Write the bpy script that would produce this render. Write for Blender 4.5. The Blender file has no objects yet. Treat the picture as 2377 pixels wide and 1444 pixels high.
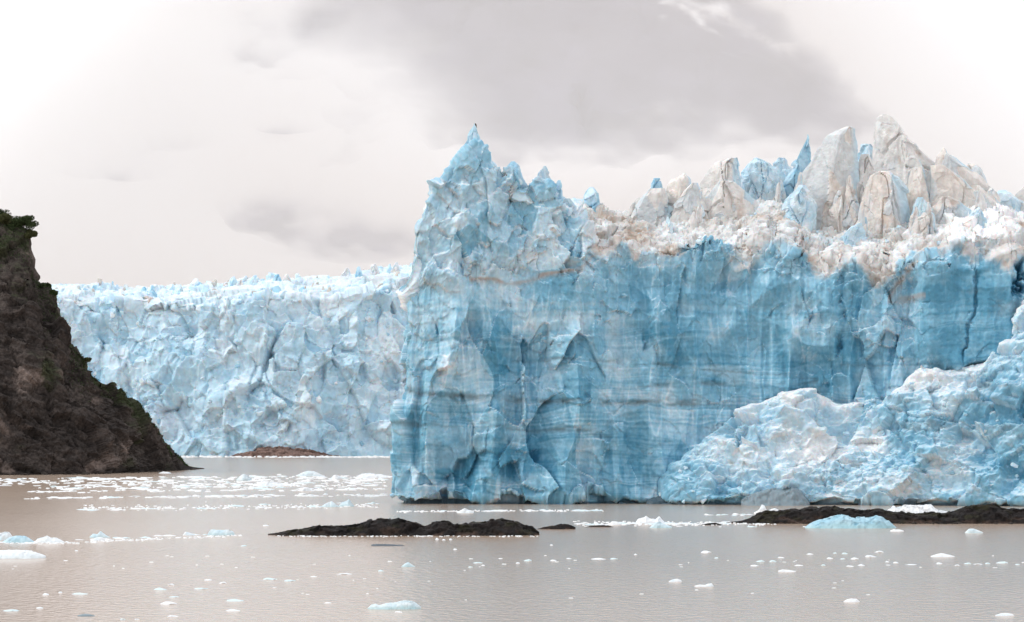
import bpy, bmesh, math, random
import numpy as np
from mathutils import Vector

scene = bpy.context.scene
COL = scene.collection

# ------------------------------------------------------------------ camera
F = 7504.0                    # focal length in photo pixels (2377 wide)
CX, HY = 1188.5, 960.0        # photo column of the axis, row of the horizon
CAMZ = 25.0                   # deck height above the water
cam = bpy.data.cameras.new("camera")
cam.sensor_width = 36.0
cam.lens = F / 2377.0 * 36.0
cam.shift_y = (HY - 722.0) / 2377.0
cam.clip_start = 1.0
cam.clip_end = 60000.0
co = bpy.data.objects.new("camera", cam)
co.location = (0, 0, CAMZ)
co.rotation_euler = (math.radians(90), 0, 0)
COL.objects.link(co)
scene.camera = co

# ------------------------------------------------------------------ sky
SUN_EL, SUN_AZ = math.radians(41), math.radians(-99)   # azimuth from +Y towards +X
world = bpy.data.worlds.new("World")
scene.world = world
world.use_nodes = True
wt = world.node_tree
wt.nodes.clear()
w_out = wt.nodes.new("ShaderNodeOutputWorld")
w_bg = wt.nodes.new("ShaderNodeBackground")
w_sky = wt.nodes.new("ShaderNodeTexSky")
w_sky.sky_type = 'NISHITA'
w_sky.sun_disc = False
w_sky.sun_elevation = SUN_EL
w_sky.sun_rotation = SUN_AZ
w_tc = wt.nodes.new("ShaderNodeTexCoord")
w_no = wt.nodes.new("ShaderNodeTexNoise")
w_no.inputs["Scale"].default_value = 2.2
w_no.inputs["Detail"].default_value = 5.0
w_map = wt.nodes.new("ShaderNodeMapping")
w_map.inputs["Scale"].default_value = (1, 1, 2.5)
w_ramp = wt.nodes.new("ShaderNodeValToRGB")      # overcast deck: bright and slightly uneven
w_ramp.color_ramp.elements[0].position = 0.3
w_ramp.color_ramp.elements[0].color = (8.6, 8.65, 8.95, 1)
w_ramp.color_ramp.elements[1].position = 0.7
w_ramp.color_ramp.elements[1].color = (10.2, 10.2, 10.5, 1)
w_mix = wt.nodes.new("ShaderNodeMixRGB")
w_mix.inputs["Fac"].default_value = 0.93
wt.links.new(w_tc.outputs["Generated"], w_map.inputs["Vector"])
wt.links.new(w_map.outputs["Vector"], w_no.inputs["Vector"])
wt.links.new(w_no.outputs["Fac"], w_ramp.inputs["Fac"])
wt.links.new(w_sky.outputs["Color"], w_mix.inputs["Color1"])
wt.links.new(w_ramp.outputs["Color"], w_mix.inputs["Color2"])
wt.links.new(w_mix.outputs["Color"], w_bg.inputs["Color"])
w_bg.inputs["Strength"].default_value = 0.128
wt.links.new(w_bg.outputs["Background"], w_out.inputs["Surface"])

sun = bpy.data.lights.new("sun", 'SUN')
sun.energy = 1.35
sun.angle = math.radians(12)
sun.color = (1.0, 0.96, 0.90)
so = bpy.data.objects.new("sun", sun)
sd = Vector((math.sin(SUN_AZ) * math.cos(SUN_EL), math.cos(SUN_AZ) * math.cos(SUN_EL), math.sin(SUN_EL)))
so.rotation_euler = sd.to_track_quat('Z', 'Y').to_euler()
so.location = (200, 200, 400)
COL.objects.link(so)

vs = scene.view_settings
vs.view_transform = 'Standard'
vs.look = 'None'
vs.exposure = 0.0
vs.gamma = 1.0
vs.use_curve_mapping = False
scene.render.engine = 'CYCLES'
scene.cycles.use_denoising = True
scene.cycles.max_bounces = 30
scene.cycles.diffuse_bounces = 5
scene.cycles.glossy_bounces = 3
scene.cycles.volume_bounces = 28
scene.cycles.transparent_max_bounces = 8
scene.cycles.caustics_reflective = False
scene.cycles.caustics_refractive = False

# ------------------------------------------------------------------ helpers
def X(px, Y): return (px - CX) / F * Y
def Z(py, Y): return CAMZ + (HY - py) / F * Y
def YW(py): return CAMZ * F / (py - HY)          # distance of a waterline row

def _hash(ix, iy, iz, seed):
    with np.errstate(over='ignore'):
        n = (ix.astype(np.uint32) * np.uint32(374761393) + iy.astype(np.uint32) * np.uint32(668265263)
             + iz.astype(np.uint32) * np.uint32(2246822519) + np.uint32((seed * 3266489917) & 0xffffffff))
        n = (n ^ (n >> np.uint32(13))) * np.uint32(1274126177)
        n = (n ^ (n >> np.uint32(16))) * np.uint32(2654435761)
        n = n ^ (n >> np.uint32(15))
    return n

def _r(n, k):
    with np.errstate(over='ignore'):
        m = (n ^ np.uint32((k * 0x9E3779B1) & 0xffffffff)) * np.uint32(2246822519)
        m = (m ^ (m >> np.uint32(13))) * np.uint32(3266489917)
        m = m ^ (m >> np.uint32(16))
    return m.astype(np.float32) / np.float32(4294967296.0)

def vnoise(p, seed=0):
    """smooth value noise in -1..1"""
    i = np.floor(p).astype(np.int64)
    f = (p - i).astype(np.float32)
    u = f * f * f * (f * (f * 6 - 15) + 10)
    res = 0
    for dx in (0, 1):
        wx = u[:, 0] if dx else 1 - u[:, 0]
        for dy in (0, 1):
            wy = u[:, 1] if dy else 1 - u[:, 1]
            for dz in (0, 1):
                wz = u[:, 2] if dz else 1 - u[:, 2]
                res = res + wx * wy * wz * _r(_hash(i[:, 0] + dx, i[:, 1] + dy, i[:, 2] + dz, seed), 1)
    return res * 2 - 1

def fbm(p, size, octaves=4, seed=0, gain=0.5):
    p = p / np.asarray(size, np.float32)
    a, t, out = 1.0, 0.0, 0
    for o in range(octaves):
        out = out + a * vnoise(p * (2.03 ** o) + 17.3 * o, seed + o * 7)
        t += a
        a *= gain
    return out / t * 1.5

def cells(p, size, seed=0, warp=0.25):
    """Voronoi cells: F1, F2, hash of the nearest cell, offset from its centre"""
    q = (p / np.asarray(size, np.float32)).astype(np.float32)
    if warp:
        w = np.stack([vnoise(q * 1.3 + 31.7 * k, seed + 50 + k) for k in range(3)], 1)
        q = q + warp * w
    i = np.floor(q).astype(np.int64)
    n = len(q)
    F1 = np.full(n, 9., np.float32); F2 = np.full(n, 9., np.float32)
    H = np.zeros(n, np.uint32); O = np.zeros((n, 3), np.float32)
    for dx in (-1, 0, 1):
        for dy in (-1, 0, 1):
            for dz in (-1, 0, 1):
                cx, cy, cz = i[:, 0] + dx, i[:, 1] + dy, i[:, 2] + dz
                h = _hash(cx, cy, cz, seed)
                o = np.stack([q[:, 0] - cx - _r(h, 1), q[:, 1] - cy - _r(h, 2), q[:, 2] - cz - _r(h, 3)], 1).astype(np.float32)
                d = np.sqrt((o * o).sum(1))
                near = d < F1
                F2 = np.where(near, F1, np.minimum(F2, d))
                F1 = np.where(near, d, F1)
                H = np.where(near, h, H)
                O[near] = o[near]
    return F1, F2, H, O

def facets(p, size, seed=0, slope=1.2, warp=0.25):
    """tilted broken planes with steps between them, about -1..1"""
    F1, F2, H, O = cells(p, size, seed, warp)
    h = _r(H, 4) * 2 - 1
    g = (_r(H, 5) - .5) * O[:, 0] + (_r(H, 6) - .5) * O[:, 1] + (_r(H, 7) - .5) * O[:, 2]
    return h * 0.6 + slope * g * 1.6, F2 - F1, _r(H, 8), F1

def sm(a, b, x):
    t = np.clip((x - a) / (b - a), 0, 1)
    return t * t * (3 - 2 * t)

def box(x, a, b, s):
    return sm(a - s, a + s, x) * (1 - sm(b - s, b + s, x))

def lerp(a, b, t):
    return a + (b - a) * t

def mixc(c, col, t):
    return c + (np.asarray(col, np.float32) - c) * np.clip(t, 0, 1)[:, None]

def ipl(x, pts):
    xs, ys = zip(*pts)
    return np.interp(x, xs, ys)

def grid_normals(P):
    du = np.gradient(P, axis=1); dv = np.gradient(P, axis=0)
    n = np.cross(du, dv)
    return n / (np.linalg.norm(n, axis=2, keepdims=True) + 1e-9)

def link(name, me, mat=None, parent=None):
    o = bpy.data.objects.new(name, me)
    COL.objects.link(o)
    if mat is not None and not me.materials:
        me.materials.append(mat)
    if parent is not None:
        o.parent = parent
    return o

def mesh_np(name, V, Q, colr=None, smooth=False):
    V = np.asarray(V, np.float32); Q = np.asarray(Q, np.int32)
    k = Q.shape[1]
    me = bpy.data.meshes.new(name)
    me.vertices.add(len(V)); me.vertices.foreach_set("co", V.ravel())
    me.loops.add(Q.size); me.loops.foreach_set("vertex_index", Q.ravel())
    me.polygons.add(len(Q)); me.polygons.foreach_set("loop_start", np.arange(0, Q.size, k, dtype=np.int32))
    me.update(calc_edges=True)
    if smooth:
        me.polygons.foreach_set("use_smooth", np.ones(len(Q), bool))
    if colr is not None:
        at = me.color_attributes.new("tint", 'FLOAT_COLOR', 'POINT')
        c = np.ones((len(V), 4), np.float32); c[:, :3] = colr
        at.data.foreach_set("color", c.ravel())
    me.validate()
    return me

def grid_quads(nr, nc, wrap=False):
    r = np.arange(nr - 1)[:, None]
    c = np.arange(nc if wrap else nc - 1)[None, :]
    c2 = (c + 1) % nc
    a = r * nc + c; b = r * nc + c2; d = (r + 1) * nc + c; e = (r + 1) * nc + c2
    return np.stack([a + 0 * c, b + 0 * c, e + 0 * c, d + 0 * c], -1).reshape(-1, 4)

def empty(name, loc, label, cat, group=None):
    o = bpy.data.objects.new(name, None)
    o.location = loc
    o.empty_display_size = 5
    COL.objects.link(o)
    tag(o, label, cat, group)
    return o

def tag(o, label=None, cat=None, group=None, kind=None):
    if label: o["label"] = label
    if cat: o["category"] = cat
    if group: o["group"] = group
    if kind: o["kind"] = kind
    return o

def set_parent_keep(o, parent):
    """children are written in world coordinates; shift their mesh to the parent's base"""
    o.parent = parent
    o.location = tuple(-c for c in parent.location)

# ------------------------------------------------------------------ materials
def mat_tint(name, rough=0.55, spec=0.3, var=0.12, var_scale=1.2, bump=0.15, bump_scale=2.0, sss=0.0, sss_scale=1.0):
    m = bpy.data.materials.new(name); m.use_nodes = True
    nt = m.node_tree; N = nt.nodes; L = nt.links
    b = N["Principled BSDF"]
    at = N.new("ShaderNodeAttribute"); at.attribute_name = "tint"
    tc = N.new("ShaderNodeTexCoord")
    no = N.new("ShaderNodeTexNoise"); no.inputs["Scale"].default_value = var_scale; no.inputs["Detail"].default_value = 5
    L.new(tc.outputs["Object"], no.inputs["Vector"])
    mr = N.new("ShaderNodeMapRange")
    mr.inputs["From Min"].default_value = 0.3; mr.inputs["From Max"].default_value = 0.7
    mr.inputs["To Min"].default_value = 1 - var; mr.inputs["To Max"].default_value = 1 + var
    L.new(no.outputs["Fac"], mr.inputs["Value"])
    mu = N.new("ShaderNodeVectorMath"); mu.operation = 'SCALE'
    L.new(at.outputs["Color"], mu.inputs[0]); L.new(mr.outputs["Result"], mu.inputs["Scale"])
    L.new(mu.outputs["Vector"], b.inputs["Base Color"])
    b.inputs["Roughness"].default_value = rough
    b.inputs["Specular IOR Level"].default_value = spec
    if sss:
        b.inputs["Subsurface Weight"].default_value = sss
        b.inputs["Subsurface Radius"].default_value = (0.25, 0.7, 1.0)
        b.inputs["Subsurface Scale"].default_value = sss_scale
    if bump:
        n2 = N.new("ShaderNodeTexNoise"); n2.inputs["Scale"].default_value = bump_scale; n2.inputs["Detail"].default_value = 6
        L.new(tc.outputs["Object"], n2.inputs["Vector"])
        bp = N.new("ShaderNodeBump"); bp.inputs["Strength"].default_value = bump; bp.inputs["Distance"].default_value = 0.5
        L.new(n2.outputs["Fac"], bp.inputs["Height"]); L.new(bp.outputs["Normal"], b.inputs["Normal"])
    return m

M_ICE = mat_tint("glacier_ice", 0.5, 0.35, 0.10, 0.9, 0.25, 1.6, sss=0.5, sss_scale=0.8)
M_ICE_FAR = mat_tint("glacier_ice_far", 0.6, 0.25, 0.08, 0.5, 0.2, 0.8, sss=0.5, sss_scale=1.5)
M_SERAC = mat_tint("serac_ice", 0.65, 0.25, 0.10, 0.7, 0.35, 1.1, sss=0.3, sss_scale=0.6)
M_FLOE = mat_tint("floating_ice", 0.35, 0.4, 0.06, 1.5, 0.2, 3.0)
M_ROCK = mat_tint("headland_rock", 0.9, 0.2, 0.45, 0.9, 1.0, 1.3)
M_REEF = mat_tint("reef_rock", 0.75, 0.25, 0.4, 1.2, 0.6, 3.0)

def plain(name, col, rough=0.8):
    m = bpy.data.materials.new(name); m.use_nodes = True
    nt = m.node_tree; N = nt.nodes; L = nt.links
    b = N["Principled BSDF"]
    no = N.new("ShaderNodeTexNoise"); no.inputs["Scale"].default_value = 0.8
    tc = N.new("ShaderNodeTexCoord"); L.new(tc.outputs["Object"], no.inputs["Vector"])
    rp = N.new("ShaderNodeValToRGB")
    rp.color_ramp.elements[0].position = .3; rp.color_ramp.elements[1].position = .7
    rp.color_ramp.elements[0].color = (*[c * .6 for c in col], 1)
    rp.color_ramp.elements[1].color = (*[min(1, c * 1.35) for c in col], 1)
    L.new(no.outputs["Fac"], rp.inputs["Fac"]); L.new(rp.outputs["Color"], b.inputs["Base Color"])
    b.inputs["Roughness"].default_value = rough
    b.inputs["Specular IOR Level"].default_value = 0.2
    return m

M_LEAF = plain("leaf_green", (0.040, 0.060, 0.022))
M_LEAF_DRY = plain("leaf_olive", (0.065, 0.070, 0.028))
M_STEM = plain("stem_brown", (0.05, 0.035, 0.025))

# ice palette (linear albedo)
WHITE = (0.80, 0.84, 0.87); PALE = (0.50, 0.69, 0.80); BLUE = (0.24, 0.49, 0.64); DEEP = (0.085, 0.29, 0.43)
GREY = (0.20, 0.27, 0.31); BROWN = (0.42, 0.31, 0.24); BEIGE = (0.62, 0.575, 0.53)

def ice_colour(q):
    """q 0 white .. 1 deep blue"""
    q = np.clip(q, 0, 1)
    c = np.empty((len(q), 3), np.float32)
    for k in range(3):
        c[:, k] = np.interp(q, [0, .33, .67, 1], [WHITE[k], PALE[k], BLUE[k], DEEP[k]])
    return c

# ------------------------------------------------------------------ water
def build_water():
    m = bpy.data.materials.new("silty_water"); m.use_nodes = True
    nt = m.node_tree; N = nt.nodes; L = nt.links
    b = N["Principled BSDF"]
    tc = N.new("ShaderNodeTexCoord")
    mp = N.new("ShaderNodeMapping"); mp.inputs["Scale"].default_value = (0.012, 0.0035, 1)
    L.new(tc.outputs["Object"], mp.inputs["Vector"])
    no = N.new("ShaderNodeTexNoise"); no.inputs["Scale"].default_value = 1.0; no.inputs["Detail"].default_value = 6
    L.new(mp.outputs["Vector"], no.inputs["Vector"])
    rp = N.new("ShaderNodeValToRGB")
    rp.color_ramp.elements[0].position = .3; rp.color_ramp.elements[1].position = .72
    rp.color_ramp.elements[0].color = (0.43, 0.33, 0.255, 1); rp.color_ramp.elements[1].color = (0.51, 0.40, 0.315, 1)
    L.new(no.outputs["Fac"], rp.inputs["Fac"]); L.new(rp.outputs["Color"], b.inputs["Base Color"])
    b.inputs["Roughness"].default_value = 0.16
    b.inputs["IOR"].default_value = 1.33
    b.inputs["Specular IOR Level"].default_value = 0.38
    mp2 = N.new("ShaderNodeMapping"); mp2.inputs["Scale"].default_value = (0.5, 0.25, 1)
    L.new(tc.outputs["Object"], mp2.inputs["Vector"])
    n2 = N.new("ShaderNodeTexNoise"); n2.inputs["Scale"].default_value = 1.6; n2.inputs["Detail"].default_value = 4
    L.new(mp2.outputs["Vector"], n2.inputs["Vector"])
    bp = N.new("ShaderNodeBump"); bp.inputs["Strength"].default_value = 0.6; bp.inputs["Distance"].default_value = 0.45
    L.new(n2.outputs["Fac"], bp.inputs["Height"]); L.new(bp.outputs["Normal"], b.inputs["Normal"])
    V = [(-20000, -3000, 0), (20000, -3000, 0), (20000, 40000, 0), (-20000, 40000, 0)]
    o = link("water", mesh_np("water", V, [[0, 1, 2, 3]]), m)
    tag(o, "silty beige grey fjord water with drifting ice", kind="structure")
build_water()

# ------------------------------------------------------------------ mountain and cloud
def build_mountain():
    nx, nz = 260, 150
    Y0 = 6500.0
    px = np.linspace(-500, 3300, nx)
    ridge = ipl(px, [(-500, 900), (100, 420), (300, 200), (480, 0), (800, -220), (1150, -330), (1560, -220), (1700, -90), (1820, 10), (1900, 70),
                     (2000, 165), (2100, 262), (2200, 365), (2340, 500), (2540, 670), (3300, 940)])
    t = np.linspace(0, 1, nz)
    zr = Z(ridge, Y0 + 900)
    Zg = t[:, None] * (zr + 60)[None, :] - 60
    Yg = Y0 + 900 * (Zg / 1100.0)
    Xg = (px[None, :] - CX) / F * Yg
    P = np.stack([Xg, Yg, Zg], -1)
    p = P.reshape(-1, 3)
    n = grid_normals(P).reshape(-1, 3)
    d = 60 * fbm(p, (420, 420, 420), 5, 3)
    d += 25 * facets(p, (160, 160, 220), 4)[0]
    p = p + n * d[:, None] * np.repeat(np.minimum(1, np.linspace(1, .25, nz)), nx)[:, None]
    rock = np.array((0.10, 0.095, 0.135), np.float32)
    c = np.tile(rock, (len(p), 1)) * (1 + .2 * fbm(p, (90, 90, 60), 4, 9))[:, None]
    pxm = CX + p[:, 0] / p[:, 1] * F; pym = HY - (p[:, 2] - CAMZ) / p[:, 1] * F
    nn = fbm(p, (70, 70, 70), 5, 21)
    line_ = (pym + 40) - (pxm - 1530) * .53                     # snow lying in a gully running down to the right
    sn = np.exp(-((line_ + 26 * nn) / (9 + .035 * np.clip(1900 - pxm, 0, 400))) ** 2) * box(pxm, 1480, 1850, 40) * np.clip(.55 + 1.1 * nn, 0, 1)
    sn += .8 * np.exp(-((line_ - 34 + 20 * nn) / 5) ** 2) * box(pxm, 1560, 1660, 30) + sm(.75, 1.0, nn + .5 * fbm(p, (200, 200, 120), 2, 22)) * (pym < 80) * (pxm > 1350) * .6
    c = mixc(c, (0.82, 0.82, 0.84), sn)
    back = P[-1].copy(); back[:, 1] += 3000; back[:, 2] = -60
    V = np.concatenate([p, back]); C = np.concatenate([c, c[-nx:]])
    Q = np.concatenate([grid_quads(nz, nx), np.stack([np.arange((nz - 1) * nx, nz * nx - 1), np.arange((nz - 1) * nx + 1, nz * nx),
                        np.arange(nz * nx + 1, nz * nx + nx), np.arange(nz * nx, nz * nx + nx - 1)], 1)])
    m = mat_tint("mountain_rock", 0.95, 0.1, 0.2, 0.01, 0, 1)
    o = link("mountain", mesh_np("mountain", V, Q, np.clip(C, 0.01, .9)), m)
    tag(o, "grey mountainside with snow streaks fading into cloud", kind="structure")
build_mountain()

def build_cloud():
    """a bank of mist hanging in front of the mountain: a lens-like body whose depth varies"""
    nx, nz = 300, 170
    Yc = 4600.0
    px = np.linspace(-700, 3100, nx)[None, :] + np.zeros((nz, 1))
    py = np.linspace(1000, -500, nz)[:, None] + np.zeros((1, nx))
    G = lambda cx, cy, sx, sy, a: a * np.exp(-((px - cx) / sx) ** 2 - ((py - cy) / sy) ** 2)
    pp = np.stack([px.ravel() / 100, py.ravel() / 100, 0 * px.ravel()], 1)
    n1 = fbm(pp, (2.6, 1.3, 1), 4, 5).reshape(nz, nx)
    n2 = fbm(pp, (0.9, 0.5, 1), 3, 8).reshape(nz, nx)
    n3 = fbm(pp, (4.2, 1.1, 1), 4, 15).reshape(nz, nx)
    tau = 1.15 + 0 * px
    tau += G(700, 350, 520, 190, 1.5) + G(300, 600, 800, 150, 1.3) + G(1500, 450, 800, 85, 2.2) + G(900, 180, 130, 120, .9)
    tau += G(640, 190, 230, 60, .8) + G(0, 300, 260, 400, 1.7) + G(1000, 400, 160, 90, .7)
    edge_l = np.interp(py, [-500, 0, 200, 418, 900], [900, 464, 242, 0, -535])
    tau += 5.0 * (1 - sm(-150, 130, px - edge_l)) * sm(-420, -200, px - edge_l)
    tau -= 3.0 * (1 - sm(-500, -300, px - edge_l))
    edge_r = np.interp(py, [-500, 0, 209, 487, 640], [1480, 1880, 2089, 2377, 2520])
    tau += 4.0 * sm(-260, 60, px - edge_r) * sm(60, 250, py) + 1.2 * sm(-60, 60, px - edge_r) + G(2000, 60, 160, 60, 1.3) + G(1760, 60, 110, 26, .5)
    edge_l = np.interp(py, [-500, 0, 200, 418, 900], [900, 464, 242, 0, -535])
    tau += .6 * (1 - sm(900, 1200, px)) + 3.0 * (1 - sm(-150, 330, px - edge_l + 60 * n1)) * sm(-420, -200, px - edge_l)
    tau *= lerp(.03, 1, sm(-480, -60, px - edge_l) * 1.0 + sm(330, 520, py) * (1 - sm(-330, -60, px - edge_l)))
    edge_r = np.interp(py, [-500, 0, 209, 487, 640], [1480, 1880, 2089, 2377, 2520])
    tau += 1.3 * sm(-260, 80, px - edge_r)
    # the gap through which the grey slope shows
    wx, wy = px + 90 * n1, py + 45 * n2 + 25 * n1
    gap = sm(-300, 170, wx - (850 + .62 * np.clip(wy, -200, 400))) * (1 - sm(-70, 135, wy - ipl(px, [(900, 350), (1100, 372), (1300, 362), (1600, 318), (1900, 330), (2300, 300)])))
    gap = gap * (1 - .9 * sm(-150, 230, px - edge_r))
    op = .95 * (1 - np.exp(-np.clip(tau, .02, 9) / 1.15))
    op = op + (.07 * n1 + .04 * n2 + .10 * n3) * op
    op = lerp(op, .41 + .010 * n1, np.clip(gap, 0, 1))
    op = op * lerp(.04, 1, 1 - sm(0, 380, px - edge_r) * (1 - sm(380, 520, py)))
    op = np.minimum(op, .86) * (1 - .24 * np.clip(sm(.15, .8, n3 + .5 * n2), 0, 1) * (1 - gap))
    thin = G(170, 420, 170, 38, .6) + G(345, 360, 110, 30, .5) + G(635, 332, 80, 18, .45) + G(620, 515, 150, 50, .6) + G(850, 585, 230, 50, .7) + G(520, 90, 200, 90, .55) + G(760, 30, 150, 60, .35)
    op = op * (1 - np.clip(.75 * thin * (1 + .5 * n2), 0, .45))
    # mist thickened along a line to stand in for the slope's snow streak
    ln_ = (py + 40) - (px - 1530) * .53
    op += .16 * np.exp(-((ln_ + 16 * n2) / 11) ** 2) * box(px, 1560, 1860, 50) * np.clip(.7 + .8 * n2, 0, 1)
    op += .10 * np.exp(-((ln_ - 34 + 12 * n2) / 8) ** 2) * box(px, 1570, 1650, 30)
    op = op + (.89 - op) * np.exp(-((px - edge_l + 10 + 20 * n2) / np.where(px < edge_l, 260, 200)) ** 2)
    op = op + (.89 - op) * np.exp(-((px - edge_r - 20 + 30 * n2) / np.where(px < edge_r, 120, 300)) ** 2)
    op = np.clip(op, .01, .89)
    tau = op / (1 - op) / .75
    fade = sm(-650, -150, px) * (1 - sm(2500, 3050, px)) * sm(-480, -250, py) * (1 - sm(955, 995, py))
    T = tau * fade
    DENS = 1 / 45.0
    half = T / DENS / 2
    x = (px - CX) / F * Yc; z = CAMZ + (HY - py) / F * Yc
    yf = Yc + .34 * (z - z.min())                      # flat front tilted back so the bank catches more sky light
    sc_ = yf / Yc
    x = x * sc_; z = CAMZ + (z - CAMZ) * sc_
    fr = np.stack([x, yf, z], -1).reshape(-1, 3)
    bk = np.stack([x, yf + 2 * half * 1.1, z + 2 * half * .2], -1).reshape(-1, 3)
    Qf = grid_quads(nz, nx)
    n = nz * nx
    # stitch the rim
    rim = np.concatenate([np.arange(nx), np.arange(1, nz) * nx + nx - 1, (nz - 1) * nx + np.arange(nx - 2, -1, -1), np.arange(nz - 2, 0, -1) * nx])
    r2 = np.roll(rim, -1)
    bk[:, 1] += 0.5
    Q = np.concatenate([Qf, Qf[:, ::-1] + n, np.stack([rim, rim + n, r2 + n, r2], 1)])
    m = bpy.data.materials.new("mist"); m.use_nodes = True
    N = m.node_tree.nodes; N.remove(N["Principled BSDF"])
    v = N.new("ShaderNodeVolumePrincipled")
    v.inputs["Color"].default_value = (0.999, 0.9995, 1.0, 1)
    v.inputs["Density"].default_value = DENS
    v.inputs["Anisotropy"].default_value = 0.0
    m.node_tree.links.new(v.outputs["Volume"], N["Material Output"].inputs["Volume"])
    o = link("clouds", mesh_np("clouds", np.concatenate([fr, bk]), Q), m)
    tag(o, "pale pinkish grey cloud bank hanging across the mountain", kind="stuff")
build_cloud()

# ------------------------------------------------------------------ near glacier
near = empty("glacier", (X(1600, 895), 905, 0), "tall blue ice cliff of the nearer glacier with grey seracs on top", "glacier")
far = empty("glacier", (X(500, 1880), 1900, 0), "distant paler glacier front between the dark headland and the blue ice cliff", "glacier")

CREST = [(800, 690), (900, 690), (922, 645), (936, 602), (955, 556), (975, 508), (1002, 452), (1034, 405), (1058, 374), (1084, 345), (1105, 322), (1122, 345), (1145, 385),
         (1165, 395), (1185, 385), (1205, 402), (1220, 432), (1240, 430), (1262, 412), (1280, 425), (1300, 462), (1330, 500), (1352, 520),
         (1400, 568), (1470, 556), (1520, 585), (1600, 566), (1700, 572), (1800, 588), (1900, 604), (2000, 604), (2050, 628),
         (2130, 606), (2200, 575), (2300, 548), (2370, 548), (2500, 560), (2800, 560)]
PLAT = [(800, 760), (940, 700), (1100, 600), (1300, 560), (1360, 500), (1400, 478), (1480, 492), (1540, 520), (1615, 518), (1680, 494), (1720, 498), (1770, 472), (1830, 478), (1900, 536),
        (2000, 552), (2100, 540), (2200, 508), (2300, 492), (2400, 492), (2800, 500)]

def polyband(px, py, pts, th):
    return np.exp(-((py - ipl(px, pts)) / th) ** 2) * ((px > pts[0][0]) & (px < pts[-1][0]))

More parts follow.
